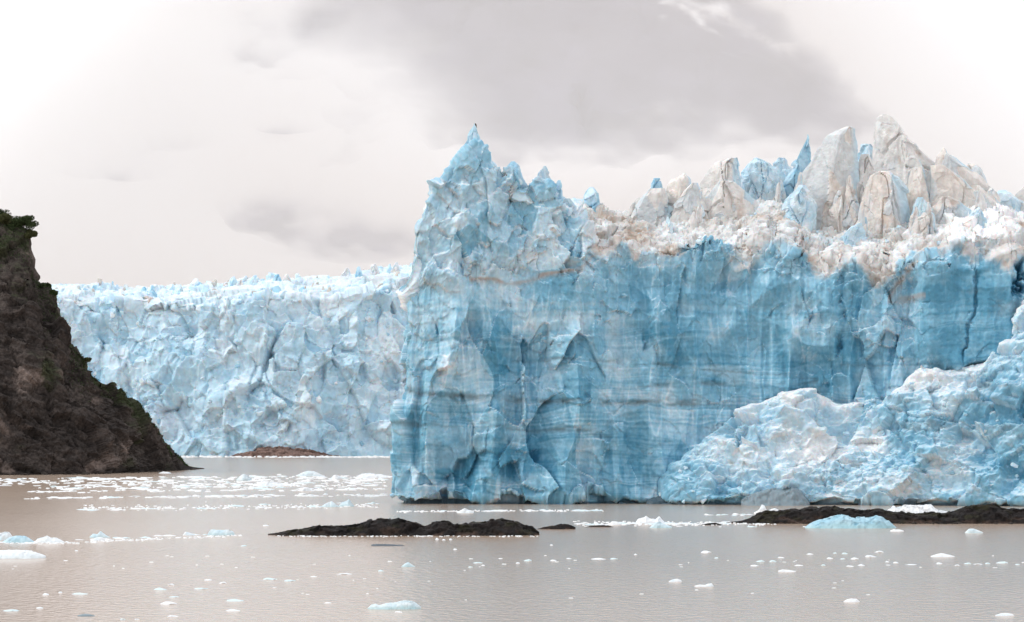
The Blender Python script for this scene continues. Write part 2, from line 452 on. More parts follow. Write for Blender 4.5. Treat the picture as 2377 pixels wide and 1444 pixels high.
def build_near_face():
    # plan path, back left side -> corner -> along the front
    ctrl = np.array([(-14, 1010), (-22, 960), (-29, 920), (-33.2, 905), (-33.6, 898), (-31.5, 893.5), (-27, 891.5), (-10, 890.5), (5, 891), (20, 894),
                     (40, 897), (65, 898), (90, 897), (108, 893), (125, 890), (150, 889), (195, 888), (300, 886)], float)
    seg = np.r_[0, np.cumsum(np.linalg.norm(np.diff(ctrl, axis=0), axis=1))]
    i_c = seg[3]
    s = np.r_[np.linspace(0, i_c, 90)[:-1], np.linspace(i_c, seg[-2] - 18, 940)[:-1], np.linspace(seg[-2] - 18, seg[-1], 110)]
    # smooth the path
    fine = np.linspace(0, seg[-1], 3000)
    fx, fy = np.interp(fine, seg, ctrl[:, 0]), np.interp(fine, seg, ctrl[:, 1])
    k = np.hanning(91); k /= k.sum()
    fx = np.convolve(np.pad(fx, 45, mode='edge'), k, 'valid'); fy = np.convolve(np.pad(fy, 45, mode='edge'), k, 'valid')
    x = np.interp(s, fine, fx); y = np.interp(s, fine, fy)
    tx, ty = np.gradient(x, s), np.gradient(y, s)
    ln = np.hypot(tx, ty); tx /= ln; ty /= ln
    ix, iy = -ty, tx                                  # inward (away from the viewer along the front)
    px = CX + x / y * F
    px_k = np.where(s < i_c, 915, px)                  # the hidden side keeps the corner's height
    zc = Z(ipl(px_k, CREST), y + 5); zp = Z(ipl(px_k, PLAT), y + 20)
    P1 = np.stack([x, y, 0 * x], 1).astype(np.float32)
    zc = zc + sm(1330, 1420, px) * (1.5 * fbm(P1, (9, 9, 9), 3, 13) + .9 * facets(P1, (4, 4, 4), 15)[0]) - .6 * sm(1330, 1420, px)
    # smaller jaggedness of the crest itself
    nf, ns, npl = 340, 90, 46
    rows_r, rows_z, rows_t = [], [], []
    bat = lerp(.05, .075, sm(950, 1150, px_k))
    for t in np.linspace(-0.04, 1, nf):
        z = t * zc
        rows_z.append(z); rows_r.append(bat * np.maximum(z, 0)); rows_t.append(np.full_like(z, t))
    front = sm(i_c + 2, i_c + 14, s)
    run = (.15 + .85 * front) * ipl(px_k, [(900, 10), (1320, 12), (1400, 18), (1500, 17), (2200, 18), (2300, 26), (2800, 26)])
    for t in np.linspace(0, 1, ns + 1)[1:]:
        rows_z.append(lerp(zc, zp, np.where(zp > zc, t ** 0.85, t ** 1.3))); rows_r.append(bat * zc + run * t); rows_t.append(np.full_like(zc, 1 + t))
    for t in np.linspace(0, 1, npl + 1)[1:]:
        rows_z.append(zp + 2.5 * t * sm(1300, 1500, px)); rows_r.append(bat * zc + run + (1 + 74 * front) * t ** 1.2); rows_t.append(np.full_like(zc, 2 + t))
    R, ZZ, T = np.array(rows_r), np.array(rows_z), np.array(rows_t)
    # undercut notch at the waterline
    nh = .9 * fbm(np.stack([x, y, 0 * x], 1).astype(np.float32), (7, 7, 7), 3, 17)[None, :]
    notch = (1 - sm(.6 + nh, 1.7 + nh, ZZ)) * 2.8
    P = np.stack([x + ix * (R + notch), y + iy * (R + notch), ZZ], -1)
    n = -grid_normals(P)
    nr, nc = T.shape
    if n[100, 600, 1] > 0: n = -n
    p = P.reshape(-1, 3).astype(np.float32); n = n.reshape(-1, 3); t = T.ravel()
    z = p[:, 2]
    pxv = CX + p[:, 0] / p[:, 1] * F; pyv = HY - (z - CAMZ) / p[:, 1] * F
    # zones of the photograph's cliff
    zn = 40 * fbm(p, (14, 14, 14), 3, 7)
    pxz, pyz = pxv + zn, pyv + .8 * zn
    wall = box(pxz, 1390, 1930, 60) * box(pyz, 630, 1200, 30)
    bulge = box(pxv, 2135, 2362, 26) * box(pyz, 600, 835, 22)
    left = 1 - sm(1330, 1420, pxz)
    lowleft = left * sm(680, 800, pyz)
    topleft = left * (1 - sm(600, 690, pyz))
    brow = sm(.88, .98, t + .03 * fbm(p, (5, 5, 5), 3, 19)) * (1 - left)
    rough = (1 - .62 * wall) * (1 - .8 * bulge)
    rough = np.maximum(rough, .9 * brow)
    ma = sm(-.45, .45, fbm(p, (17, 17, 15), 3, 191)); mb = sm(-.35, .45, fbm(p, (9, 9, 9), 3, 193))
    big = fbm(p, (26, 26, 34), 3, 11) + 1.2 * fbm(p, (15, 15, 60), 3, 12) * (1 - brow)
    # flutes: scalloped hollows stretched upright
    f1, f2, hh, off = cells(p, (7.5, 9, 38), 23, .35)
    flute = np.minimum(f1, 1.0) ** 2
    fl_id = _r(hh, 8)
    ga, ea, ra, _ = facets(p, (9, 9, 20), 29, 1.5, .35)       # tall broken planes
    g1, e1, r1, _ = facets(p, (7, 7, 7.5), 31, 1.4, .35)
    g2, e2, r2, _ = facets(p, (3.6, 3.6, 5), 37, 1.4, .35)
    g3, e3, r3, _ = facets(p, (1.7, 1.7, 2.1), 41, 1.3)
    g4, e4, r4, _ = facets(p, (.8, .8, .9), 43, 1.2)
    sc1, _, hs, _ = cells(p, (12, 9, 10), 53, .55)     # conchoidal scoops of the smooth wall
    sc_id = _r(hs, 8)
    strat = np.interp(z + 2.2 * fbm(p, (34, 34, 20), 3, 61), np.linspace(-9, 115, 170), np.random.RandomState(4).normal(0, 1, 170))
    d = 2.6 * big
    d += 5.4 * (flute - .35) * np.clip(.25 + .75 * lowleft + .15 * wall + .3 * (1 - left) * (1 - wall), 0, 1) * (1 - bulge) * (1 - brow)
    d += 5.2 * ga * (.55 + .6 * ma) * np.clip(.85 * lowleft + .45 * (1 - left) * (1 - .6 * wall) + .3 * topleft, 0, 1) * (1 - bulge) * (1 - brow)
    d += rough * np.maximum(np.maximum(topleft * (.45 + .75 * mb), brow), .4 + .8 * mb) * (2.3 * g1 * (.6 + .6 * ma) * (.5 + .7 * topleft + .2 * brow) + (.7 + 1.15 * topleft + .3 * brow) * g2 * (1 - .3 * lowleft) + .42 * g3 * (.25 + 1.0 * np.maximum(topleft, brow)) + .2 * g4 * (.35 + .65 * np.maximum(topleft, brow)))
    v1, _, vh, _ = cells(p, (2.1, 2.1, 16), 47, .4); v2, _, vh2, _ = cells(p, (4.6, 4.6, 30), 49, .4)
    d += (1.1 * (np.minimum(v1, 1.0) ** 2 - .35) + 2.4 * (np.minimum(v2, 1.0) ** 2 - .35) * sm(1300, 1450, pxz)) * (1 - topleft) * (1 - brow) * (1 - .6 * bulge)
    d += wall * 3.4 * (np.minimum(sc1, 1.1) ** 2 - .4) * lerp(.45, 1, 1 - sm(700, 860, pyz))
    d += 0.05 * strat * (t < 1) * (1 - topleft)
    d += bulge * (4.5 + 1.6 * (np.minimum(sc1, 1.1) ** 2 - .4))
    d += .10 * fbm(p, (.8, .8, .8), 2, 71)
    # a vertical crack in the smooth bulge, another dark slot to its right
    jw = 7 * fbm(p, (2.2, 2.2, 2.2), 3, 67)
    crack = np.exp(-((pxv + jw - 2252 + 14 * np.sin(pyv / 60)) / 3.5) ** 2) * box(pyv, 600, 840, 20)
    d -= 1.7 * crack
    slot = np.exp(-((pxv + 2 * jw - 2366 + .15 * (pyv - 640)) / 8) ** 2) * np.exp(-((pyv - 645) / 42) ** 4)
    d -= 7 * slot
    for cx, cy, w, h, dp in ((1947, 800, 5, 38, 4), (1880, 740, 4, 30, 3), (1950, 700, 4, 20, 2.5), (1965, 735, 4, 14, 2), (1498, 800, 4, 22, 2)):
        d -= .8 * dp * np.exp(-((pxv + jw - cx + .2 * (pyv - cy)) / w) ** 2 - ((pyv + jw - cy) / h * 1.5) ** 2)
    # hollow under the brow and shallow caves
    for cx, cy, w, h, dp in ((1690, 660, 30, 18, 3.0), (1480, 640, 40, 60, 2.2), (1870, 620, 35, 30, 3.4), (1185, 850, 30, 60, 3.0), (1060, 960, 45, 30, 2.2),
                             (1190, 1070, 16, 40, 3.0), (1290, 900, 60, 50, 2.0), (1430, 1060, 40, 40, 2.0), (1890, 850, 50, 26, 2.6), (975, 740, 12, 22, 1.6)):
        d -= dp * np.exp(-((pxv - cx) / w) ** 2 - ((pyv - cy) / h) ** 2)
    bands = [([(905, 905), (1010, 920), (1200, 930), (1450, 936), (1720, 940)], 9, 1.0), ([(895, 988), (1080, 985), (1200, 995), (1330, 1000), (1420, 1015)], 9, .9),
             ([(1180, 838), (1320, 835), (1480, 845), (1900, 880)], 5, .6), ([(1480, 900), (1700, 893), (1900, 888)], 6, .6), ([(1950, 848), (2300, 842)], 7, .55),
             ([(1960, 905), (2377, 900)], 6, .35), ([(940, 790), (1300, 800), (1500, 770)], 4, .25)]
    nb = fbm(p, (7, 7, 2.0), 4, 83)
    dirt = 0
    for pts, th, a in bands:
        b = polyband(pxv, pyv + 5 * nb, pts, th * (.72 + .45 * nb)) * np.clip(.45 + .95 * nb, .08, 1.1) * a
        dirt = np.maximum(dirt, b)
    dirt *= (t < 1)
    d -= .9 * dirt
    taper = (1 - sm(2.6, 3.0, t) * .7) * lerp(.62, 1, sm(925, 990, pxv)) * (1 - .4 * left * box(t, .90, 1.15, .05))
    dist = d * taper * lerp(.5, 1, sm(0, 2.5, z))
    p2 = p + n * dist[:, None]
    # pinnacle region: let broken blocks also shove sideways
    p2[:, 0] += (topleft * 0.5 * g2)
    # colours ------------------------------------------------------------
    N2 = np.abs(grid_normals(p2.reshape(nr, nc, 3)).reshape(-1, 3))
    up = N2[:, 2]
    q = .64 + .20 * fbm(p, (14, 14, 10), 4, 91) + .20 * (r1 - .5) * rough + .12 * (r2 - .5) + .06 * (r3 - .5)
    q += .02 * wall + .10 * bulge - .07 * topleft + .16 * box(pxv, 2150, 2420, 40) * box(pyv, 660, 850, 40) + .02 * lowleft
    q += lowleft * (.26 * (fl_id - .5) + .44 * (ra - .5)) + wall * .22 * (sc_id - .5) + .16 * topleft * (r1 - .5)
    q += (.16 * (_r(vh2, 8) - .5) + .10 * (_r(vh, 8) - .5)) * (1 - topleft) * (1 - brow)
    fine = np.interp(z + 2.4 * fbm(p, (26, 26, 16), 3, 63) + .25 * fbm(p, (4, 4, 4), 2, 64), np.linspace(-9, 115, 420), np.random.RandomState(8).normal(0, 1, 420))
    q += (.05 * strat + .085 * fine * sm(.0, .6, fbm(p, (18, 18, 5), 3, 65) + .25) * sm(640, 800, pyv)) * (t < 1) * (1 - topleft)
    for cx, cy, w, h, a in ((1190, 1060, 60, 60, .28), (1080, 1060, 70, 60, .22), (1180, 830, 40, 60, .2), (1500, 800, 260, 110, .12), (1890, 850, 90, 50, .25), (1700, 640, 250, 60, .10),
                            (2290, 700, 70, 90, .12), (1450, 1060, 60, 60, .18), (1290, 1060, 60, 60, .14), (2170, 760, 60, 60, .1)):
        q += a * np.exp(-((pxv - cx) / w) ** 2 - ((pyv - cy) / h) ** 2)
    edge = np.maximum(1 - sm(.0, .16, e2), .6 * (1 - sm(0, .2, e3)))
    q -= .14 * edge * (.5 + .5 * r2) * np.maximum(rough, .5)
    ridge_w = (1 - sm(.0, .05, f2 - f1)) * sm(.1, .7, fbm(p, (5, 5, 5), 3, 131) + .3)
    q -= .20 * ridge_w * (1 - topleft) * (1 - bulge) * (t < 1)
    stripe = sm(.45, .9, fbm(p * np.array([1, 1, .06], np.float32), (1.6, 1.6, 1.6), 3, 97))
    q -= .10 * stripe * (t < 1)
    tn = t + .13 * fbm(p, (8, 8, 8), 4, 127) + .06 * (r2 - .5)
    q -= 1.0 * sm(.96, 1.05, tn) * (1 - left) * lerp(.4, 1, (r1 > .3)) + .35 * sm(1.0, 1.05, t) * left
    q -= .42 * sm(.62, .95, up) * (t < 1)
    q += slot * .6
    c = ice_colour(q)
    c = mixc(c, (.14, .20, .23), .75 * dirt)
    greyed = sm(.25, .8, fbm(p, (10, 10, 6), 4, 101)) * .28 * (t < 1)
    c = mixc(c, (.46, .56, .60), greyed)
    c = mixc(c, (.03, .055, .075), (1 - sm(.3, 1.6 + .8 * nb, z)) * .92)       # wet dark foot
    # brown silt lying on the brow and plateau
    bn = fbm(p, (9, 9, 5), 4, 111) + .35 * fbm(p, (1.6, 1.6, 1.2), 3, 113)
    onb = sm(.94, 1.04, tn) * (1 - left)
    c = mixc(c, (.60, .575, .55), onb * sm(-.9, .0, bn) * .75)
    c = mixc(c, BEIGE, onb * sm(-.1, .6, bn) * .85)
    c = mixc(c, BROWN, onb * sm(.35, .9, bn) * .8)
    for pts, th, a in (([(1090, 652), (1200, 655), (1340, 628), (1400, 572), (1475, 550)], 6, .75), ([(2060, 690), (2100, 640), (2140, 590), (2230, 560)], 13, .7), ([(2060, 698), (2150, 690)], 7, .6)):
        c = mixc(c, BROWN, polyband(pxv, pyv + 6 * nb, pts, th) * a * np.clip(.7 + .5 * nb, 0, 1))
    tl = topleft * sm(.5, .9, fbm(p, (6, 6, 6), 4, 121))
    c = mixc(c, (.56, .61, .64), tl * .5)
    snow = box(pxv, 2200, 2350, 30) * sm(.97, 1.05, t) * (1 - sm(2.0, 2.2, t))
    c = mixc(c, (.90, .91, .92), snow)
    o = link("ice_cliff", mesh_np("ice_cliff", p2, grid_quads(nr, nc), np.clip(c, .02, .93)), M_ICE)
    set_parent_keep(o, near)
    return p2.reshape(nr, nc, 3), T
NEARP, NEART = build_near_face()

# the collapsed ice leaning against the foot of the cliff on the right
FALL_TOP = [(1440, 1170), (1548, 1164), (1572, 1098), (1604, 1046), (1660, 998), (1720, 938), (1800, 908), (1905, 892), (1955, 926), (2050, 925), (2100, 872), (2140, 840), (2200, 852),
            (2280, 838), (2310, 782), (2350, 712), (2400, 665), (2800, 560)]
def build_fall():
    px = np.r_[np.linspace(1440, 2600, 545), np.linspace(2610, 3650, 90)]
    nx, nz = len(px), 210
    Yb = 887.0
    top = ipl(px, FALL_TOP)
    zt = np.maximum(Z(top, Yb + 6), 1.0)
    v = np.linspace(-.03, 1, nz)
    ZZ = v[:, None] * zt[None, :]
    dep = ipl(px, [(1440, 1), (1560, 7), (1800, 13), (2000, 11), (2150, 12), (2280, 13), (2330, 15), (2400, 17), (2800, 18)])
    off = ipl(px, [(1440, 11), (2000, 9), (2150, 4), (2280, 1), (2800, -1)])[None, :]
    YY = Yb + off - (dep[None, :] + 3) * (1 - np.clip(v, 0, 1)[:, None] ** 1.15)
    nh = .8 * fbm(np.stack([px * .119, 0 * px, 0 * px], 1).astype(np.float32), (7, 7, 7), 3, 18)[None, :]
    notch = (1 - sm(.5 + nh, 1.6 + nh, ZZ)) * 2.6
    XX = (px[None, :] - CX) / F * (Yb + 0 * ZZ)
    P = np.stack([XX, YY + notch, ZZ], -1)
    n = grid_normals(P)
    if n[100, 300, 1] > 0: n = -n
    p = P.reshape(-1, 3).astype(np.float32); n = n.reshape(-1, 3)
    vv = np.repeat(v, nx)
    pxv = CX + p[:, 0] / p[:, 1] * F; pyv = HY - (p[:, 2] - CAMZ) / p[:, 1] * F
    g0, e0, r0, _ = facets(p, (15, 12, 12), 231, 1.3)
    g1, e1, r1, _ = facets(p, (7, 7, 6), 233, 1.4)
    g2, e2, r2, _ = facets(p, (3.2, 3.2, 2.8), 239, 1.3)
    g3, e3, r3, _ = facets(p, (1.4, 1.4, 1.2), 241, 1.3)
    ma = sm(-.45, .45, fbm(p, (14, 14, 12), 3, 291)); mb = sm(-.35, .45, fbm(p, (7, 7, 6), 3, 293))
    d = 3.8 * g0 * (.4 + .7 * ma) + 2.4 * g1 * (.2 + .9 * mb) + .9 * g2 * (.1 + (1 - ma)) + .34 * g3 * (1.1 - mb) + 3.0 * fbm(p, (9, 9, 7), 4, 251) + .12 * fbm(p, (.7, .7, .7), 2, 252)
    d *= lerp(.45, 1, sm(0, 5, p[:, 2])) * lerp(1, .55, sm(.85, 1, vv))
    d -= 2.5 * sm(.93, 1.0, vv)
    p2 = p + n * d[:, None]
    up = np.abs(grid_normals(p2.reshape(nz, nx, 3)).reshape(-1, 3))[:, 2]
    q = .60 + .24 * fbm(p, (12, 12, 9), 4, 261) + .26 * (r0 - .5) + .26 * (r1 - .5) + .12 * (r2 - .5) + .07 * (r3 - .5)
    q += .16 * (1 - sm(1600, 1760, pxv))
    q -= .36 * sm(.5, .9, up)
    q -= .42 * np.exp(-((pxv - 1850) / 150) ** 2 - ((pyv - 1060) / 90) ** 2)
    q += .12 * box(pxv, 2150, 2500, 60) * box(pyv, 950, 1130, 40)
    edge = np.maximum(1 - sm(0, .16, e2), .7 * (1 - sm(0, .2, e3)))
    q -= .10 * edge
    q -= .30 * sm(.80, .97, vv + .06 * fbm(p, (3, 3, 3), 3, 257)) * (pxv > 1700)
    c = ice_colour(q)
    nb = fbm(p, (8, 8, 3), 4, 271)
    c = mixc(c, (.44, .52, .56), sm(.35, .85, nb) * .35)
    c = mixc(c, BEIGE, sm(.55, .95, fbm(p, (5, 5, 4), 4, 273)) * .4)
    for pts, th, a in (([(2060, 985), (2377, 1000)], 10, .5), ([(2100, 905), (2377, 905)], 8, .45)):
        c = mixc(c, GREY, polyband(pxv, pyv + 6 * nb, pts, th) * a * np.clip(.6 + .5 * nb, 0, 1))
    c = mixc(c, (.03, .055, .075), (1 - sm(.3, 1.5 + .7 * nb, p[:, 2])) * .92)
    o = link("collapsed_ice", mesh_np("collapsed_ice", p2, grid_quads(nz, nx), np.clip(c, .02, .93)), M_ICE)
    set_parent_keep(o, near)
    return p2.reshape(nz, nx, 3)
FALLP = build_fall()

# ------------------------------------------------------------------ seracs
def serac(rows, Yc, depth, style, seed, parent, label=None, mat=None, cell=5.0, lean=0.0, ext=10.0, name="serac", flare=0.0):
    """upright fin of ice, given as (row, left, right) from the top down; a closed body of real depth"""
    rows = sorted(rows)
    ys = np.array([r[0] for r in rows], float)
    sc = Yc / F
    zz = CAMZ + (HY - ys) * sc
    xl = (np.array([r[1] for r in rows], float) - CX) * sc; xr = (np.array([r[2] for r in rows], float) - CX) * sc
    zb = zz[-1] - ext
    wid = (xr[-1] - xl[-1]); grow = np.clip((ys - ys[0]) / (ys[-1] - ys[0]), 0, 1) ** 2
    if flare: xl = xl - flare * wid * grow; xr = xr + flare * wid * grow
    zz = np.r_[zz, zb]; xl = np.r_[xl, xl[-1] + .5 * (xl[-1] - xl[-2]) - .8]; xr = np.r_[xr, xr[-1] + .8]
    H = zz[0] - zb
    step = .30 * sc / .119
    nz = int(np.clip(H / step, 24, 130))
    z = np.linspace(zz[0], zb, nz)
    L = np.interp(z, zz[::-1], xl[::-1]); Rr = np.interp(z, zz[::-1], xr[::-1])
    W = (Rr - L) / 2; Cc = (Rr + L) / 2
    nt = int(np.clip(2.6 * (W.max() + depth) / step, 28, 130))
    th = np.linspace(0, 2 * np.pi, nt, endpoint=False)
    rs = np.random.RandomState(seed)
    # angular plan: side edges, one or two front arrises, a back edge
    arr = [0.0, rs.uniform(.9, 1.5)] + ([rs.uniform(1.9, 2.5)] if rs.rand() < .6 else []) + [np.pi, np.pi + rs.uniform(.9, 1.3), np.pi + rs.uniform(1.8, 2.2)]
    rad = [1.0] + [rs.uniform(.85, 1.15) for _ in arr[1:]]; rad[arr.index(np.pi)] = 1.0
    drift = .22 * vnoise(np.stack([z / 6.0, 0 * z + seed, 0 * z], 1).astype(np.float32), seed)
    ca = np.array(arr + [2 * np.pi]); cr = np.array(rad + [rad[0]])
    cx = np.empty((nz, nt)); sy = np.empty((nz, nt))
    tw = th[None, :] + drift[:, None] * np.sin(th)[None, :] ** 2
    j = np.clip(np.searchsorted(ca, tw % (2 * np.pi), side='right') - 1, 0, len(ca) - 2)
    f = (tw % (2 * np.pi) - ca[j]) / (ca[j + 1] - ca[j])
    cx = (1 - f) * cr[j] * np.cos(ca[j]) + f * cr[j + 1] * np.cos(ca[j + 1])
    sy = (1 - f) * cr[j] * np.sin(ca[j]) + f * cr[j + 1] * np.sin(ca[j + 1])
    dp = np.minimum(depth, W * 1.3 + .2)
    P = np.stack([Cc[:, None] + W[:, None] * cx,
                  Yc + lean * (z - zz[0])[:, None] - dp[:, None] * sy + .35 * dp[:, None] * cx * (rs.rand() - .5) * 2,
                  z[:, None] + 0 * cx], -1)
    p = P.reshape(-1, 3).astype(np.float32)
    cen = np.stack([np.repeat(Cc, nt), np.full(nz * nt, Yc) + lean * (p[:, 2] - zz[0]), p[:, 2]], 1)
    n = p - cen; n[:, 2] += .15; n /= np.linalg.norm(n, axis=1, keepdims=True) + 1e-6
    q3 = p + seed * 13.7
    # broken planes: cut the body with flat faces
    rel = p - cen
    nk = 12
    for k in range(nk):
        a = k * 2 * np.pi / nk + rs.uniform(-.35, .35)
        pn = np.array((math.cos(a), -math.sin(a), rs.uniform(-.12, .12))); pn /= np.linalg.norm(pn)
        pr = p @ pn
        ofs = np.quantile(pr, rs.uniform(.68, .93) if abs(pn[0]) < .75 else rs.uniform(.92, .985))
        p = p - np.maximum(0, pr - ofs)[:, None] * pn * .92
    p = p.astype(np.float32)
    g1, e1, r1, _ = facets(q3, (cell, cell, cell * 1.8), seed, 1.1, .35)
    g2, e2, r2, _ = facets(q3, (cell * .4, cell * .4, cell * .55), seed + 3, 1.1, .3)
    fc1, fc2, hc, _ = cells(q3, (cell * 1.4, cell * 3, cell * 3.2), seed + 11, .45)
    lim = np.minimum(1, np.repeat(W, nt) / 1.8)
    a1, a2 = (.7, .16) if style in ("grey", "beige") else (.75, .36)
    d = (a1 * g1 + a2 * g2) + .35 * fbm(q3, (4, 4, 6), 3, seed + 5) + .05 * fbm(q3, (.5, .5, .5), 2, seed + 6)
    crack = (1 - sm(.02, .075, fc2 - fc1)) * (_r(hc, 3) > .62)
    d = d * lim - .9 * crack * lim
    p2 = p + n * d[:, None]
    up = np.repeat(np.linspace(1, 0, nz), nt)
    nb = fbm(q3, (4, 4, 3), 4, seed + 8)
    if style == "blue":
        c = ice_colour(.42 + .22 * nb + .14 * (r2 - .5))
    elif style == "pale":
        c = ice_colour(.26 + .20 * nb + .16 * (r2 - .5))
        c = mixc(c, (.60, .61, .60), sm(.1, .8, nb) * .6)
    else:
        base = (.68, .67, .655) if style == "grey" else (.73, .695, .66)
        c = np.tile(np.array(base, np.float32), (len(p), 1)) * (1 + .12 * (r2 - .5) + .14 * nb)[:, None]
        c = mixc(c, BROWN, sm(.25, 1.0, fbm(q3, (3, 3, 7), 4, seed + 9)) * .5)
        c = mixc(c, WHITE, sm(.2, .9, -nb) * .55)
        c = mixc(c, (.46, .58, .66), (r1 > .72) * .45)
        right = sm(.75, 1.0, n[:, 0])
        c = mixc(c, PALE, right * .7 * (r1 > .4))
    # close the top
    top = p2[:nt].mean(0); top[2] = max(p2[:nt, 2].max(), zz[0])
    V = np.concatenate([p2, [top]])
    C = np.concatenate([c, [c[0]]])
    Q = grid_quads(nz, nt, True)
    cap = np.stack([np.arange(nt), (np.arange(nt) + 1) % nt, np.full(nt, nz * nt), np.full(nt, nz * nt)], 1)
    me = bpy.data.meshes.new(name)
    faces = Q.tolist() + cap[:, :3].tolist()
    me.from_pydata(V.tolist(), [], faces)
    at = me.color_attributes.new("tint", 'FLOAT_COLOR', 'POINT')
    cc = np.ones((len(V), 4), np.float32); cc[:, :3] = np.clip(C, .02, .93)
    at.data.foreach_set("color", cc.ravel())
    o = link(name, me, mat or M_SERAC)
    set_parent_keep(o, parent)
    if label: o["label"] = label
    return o

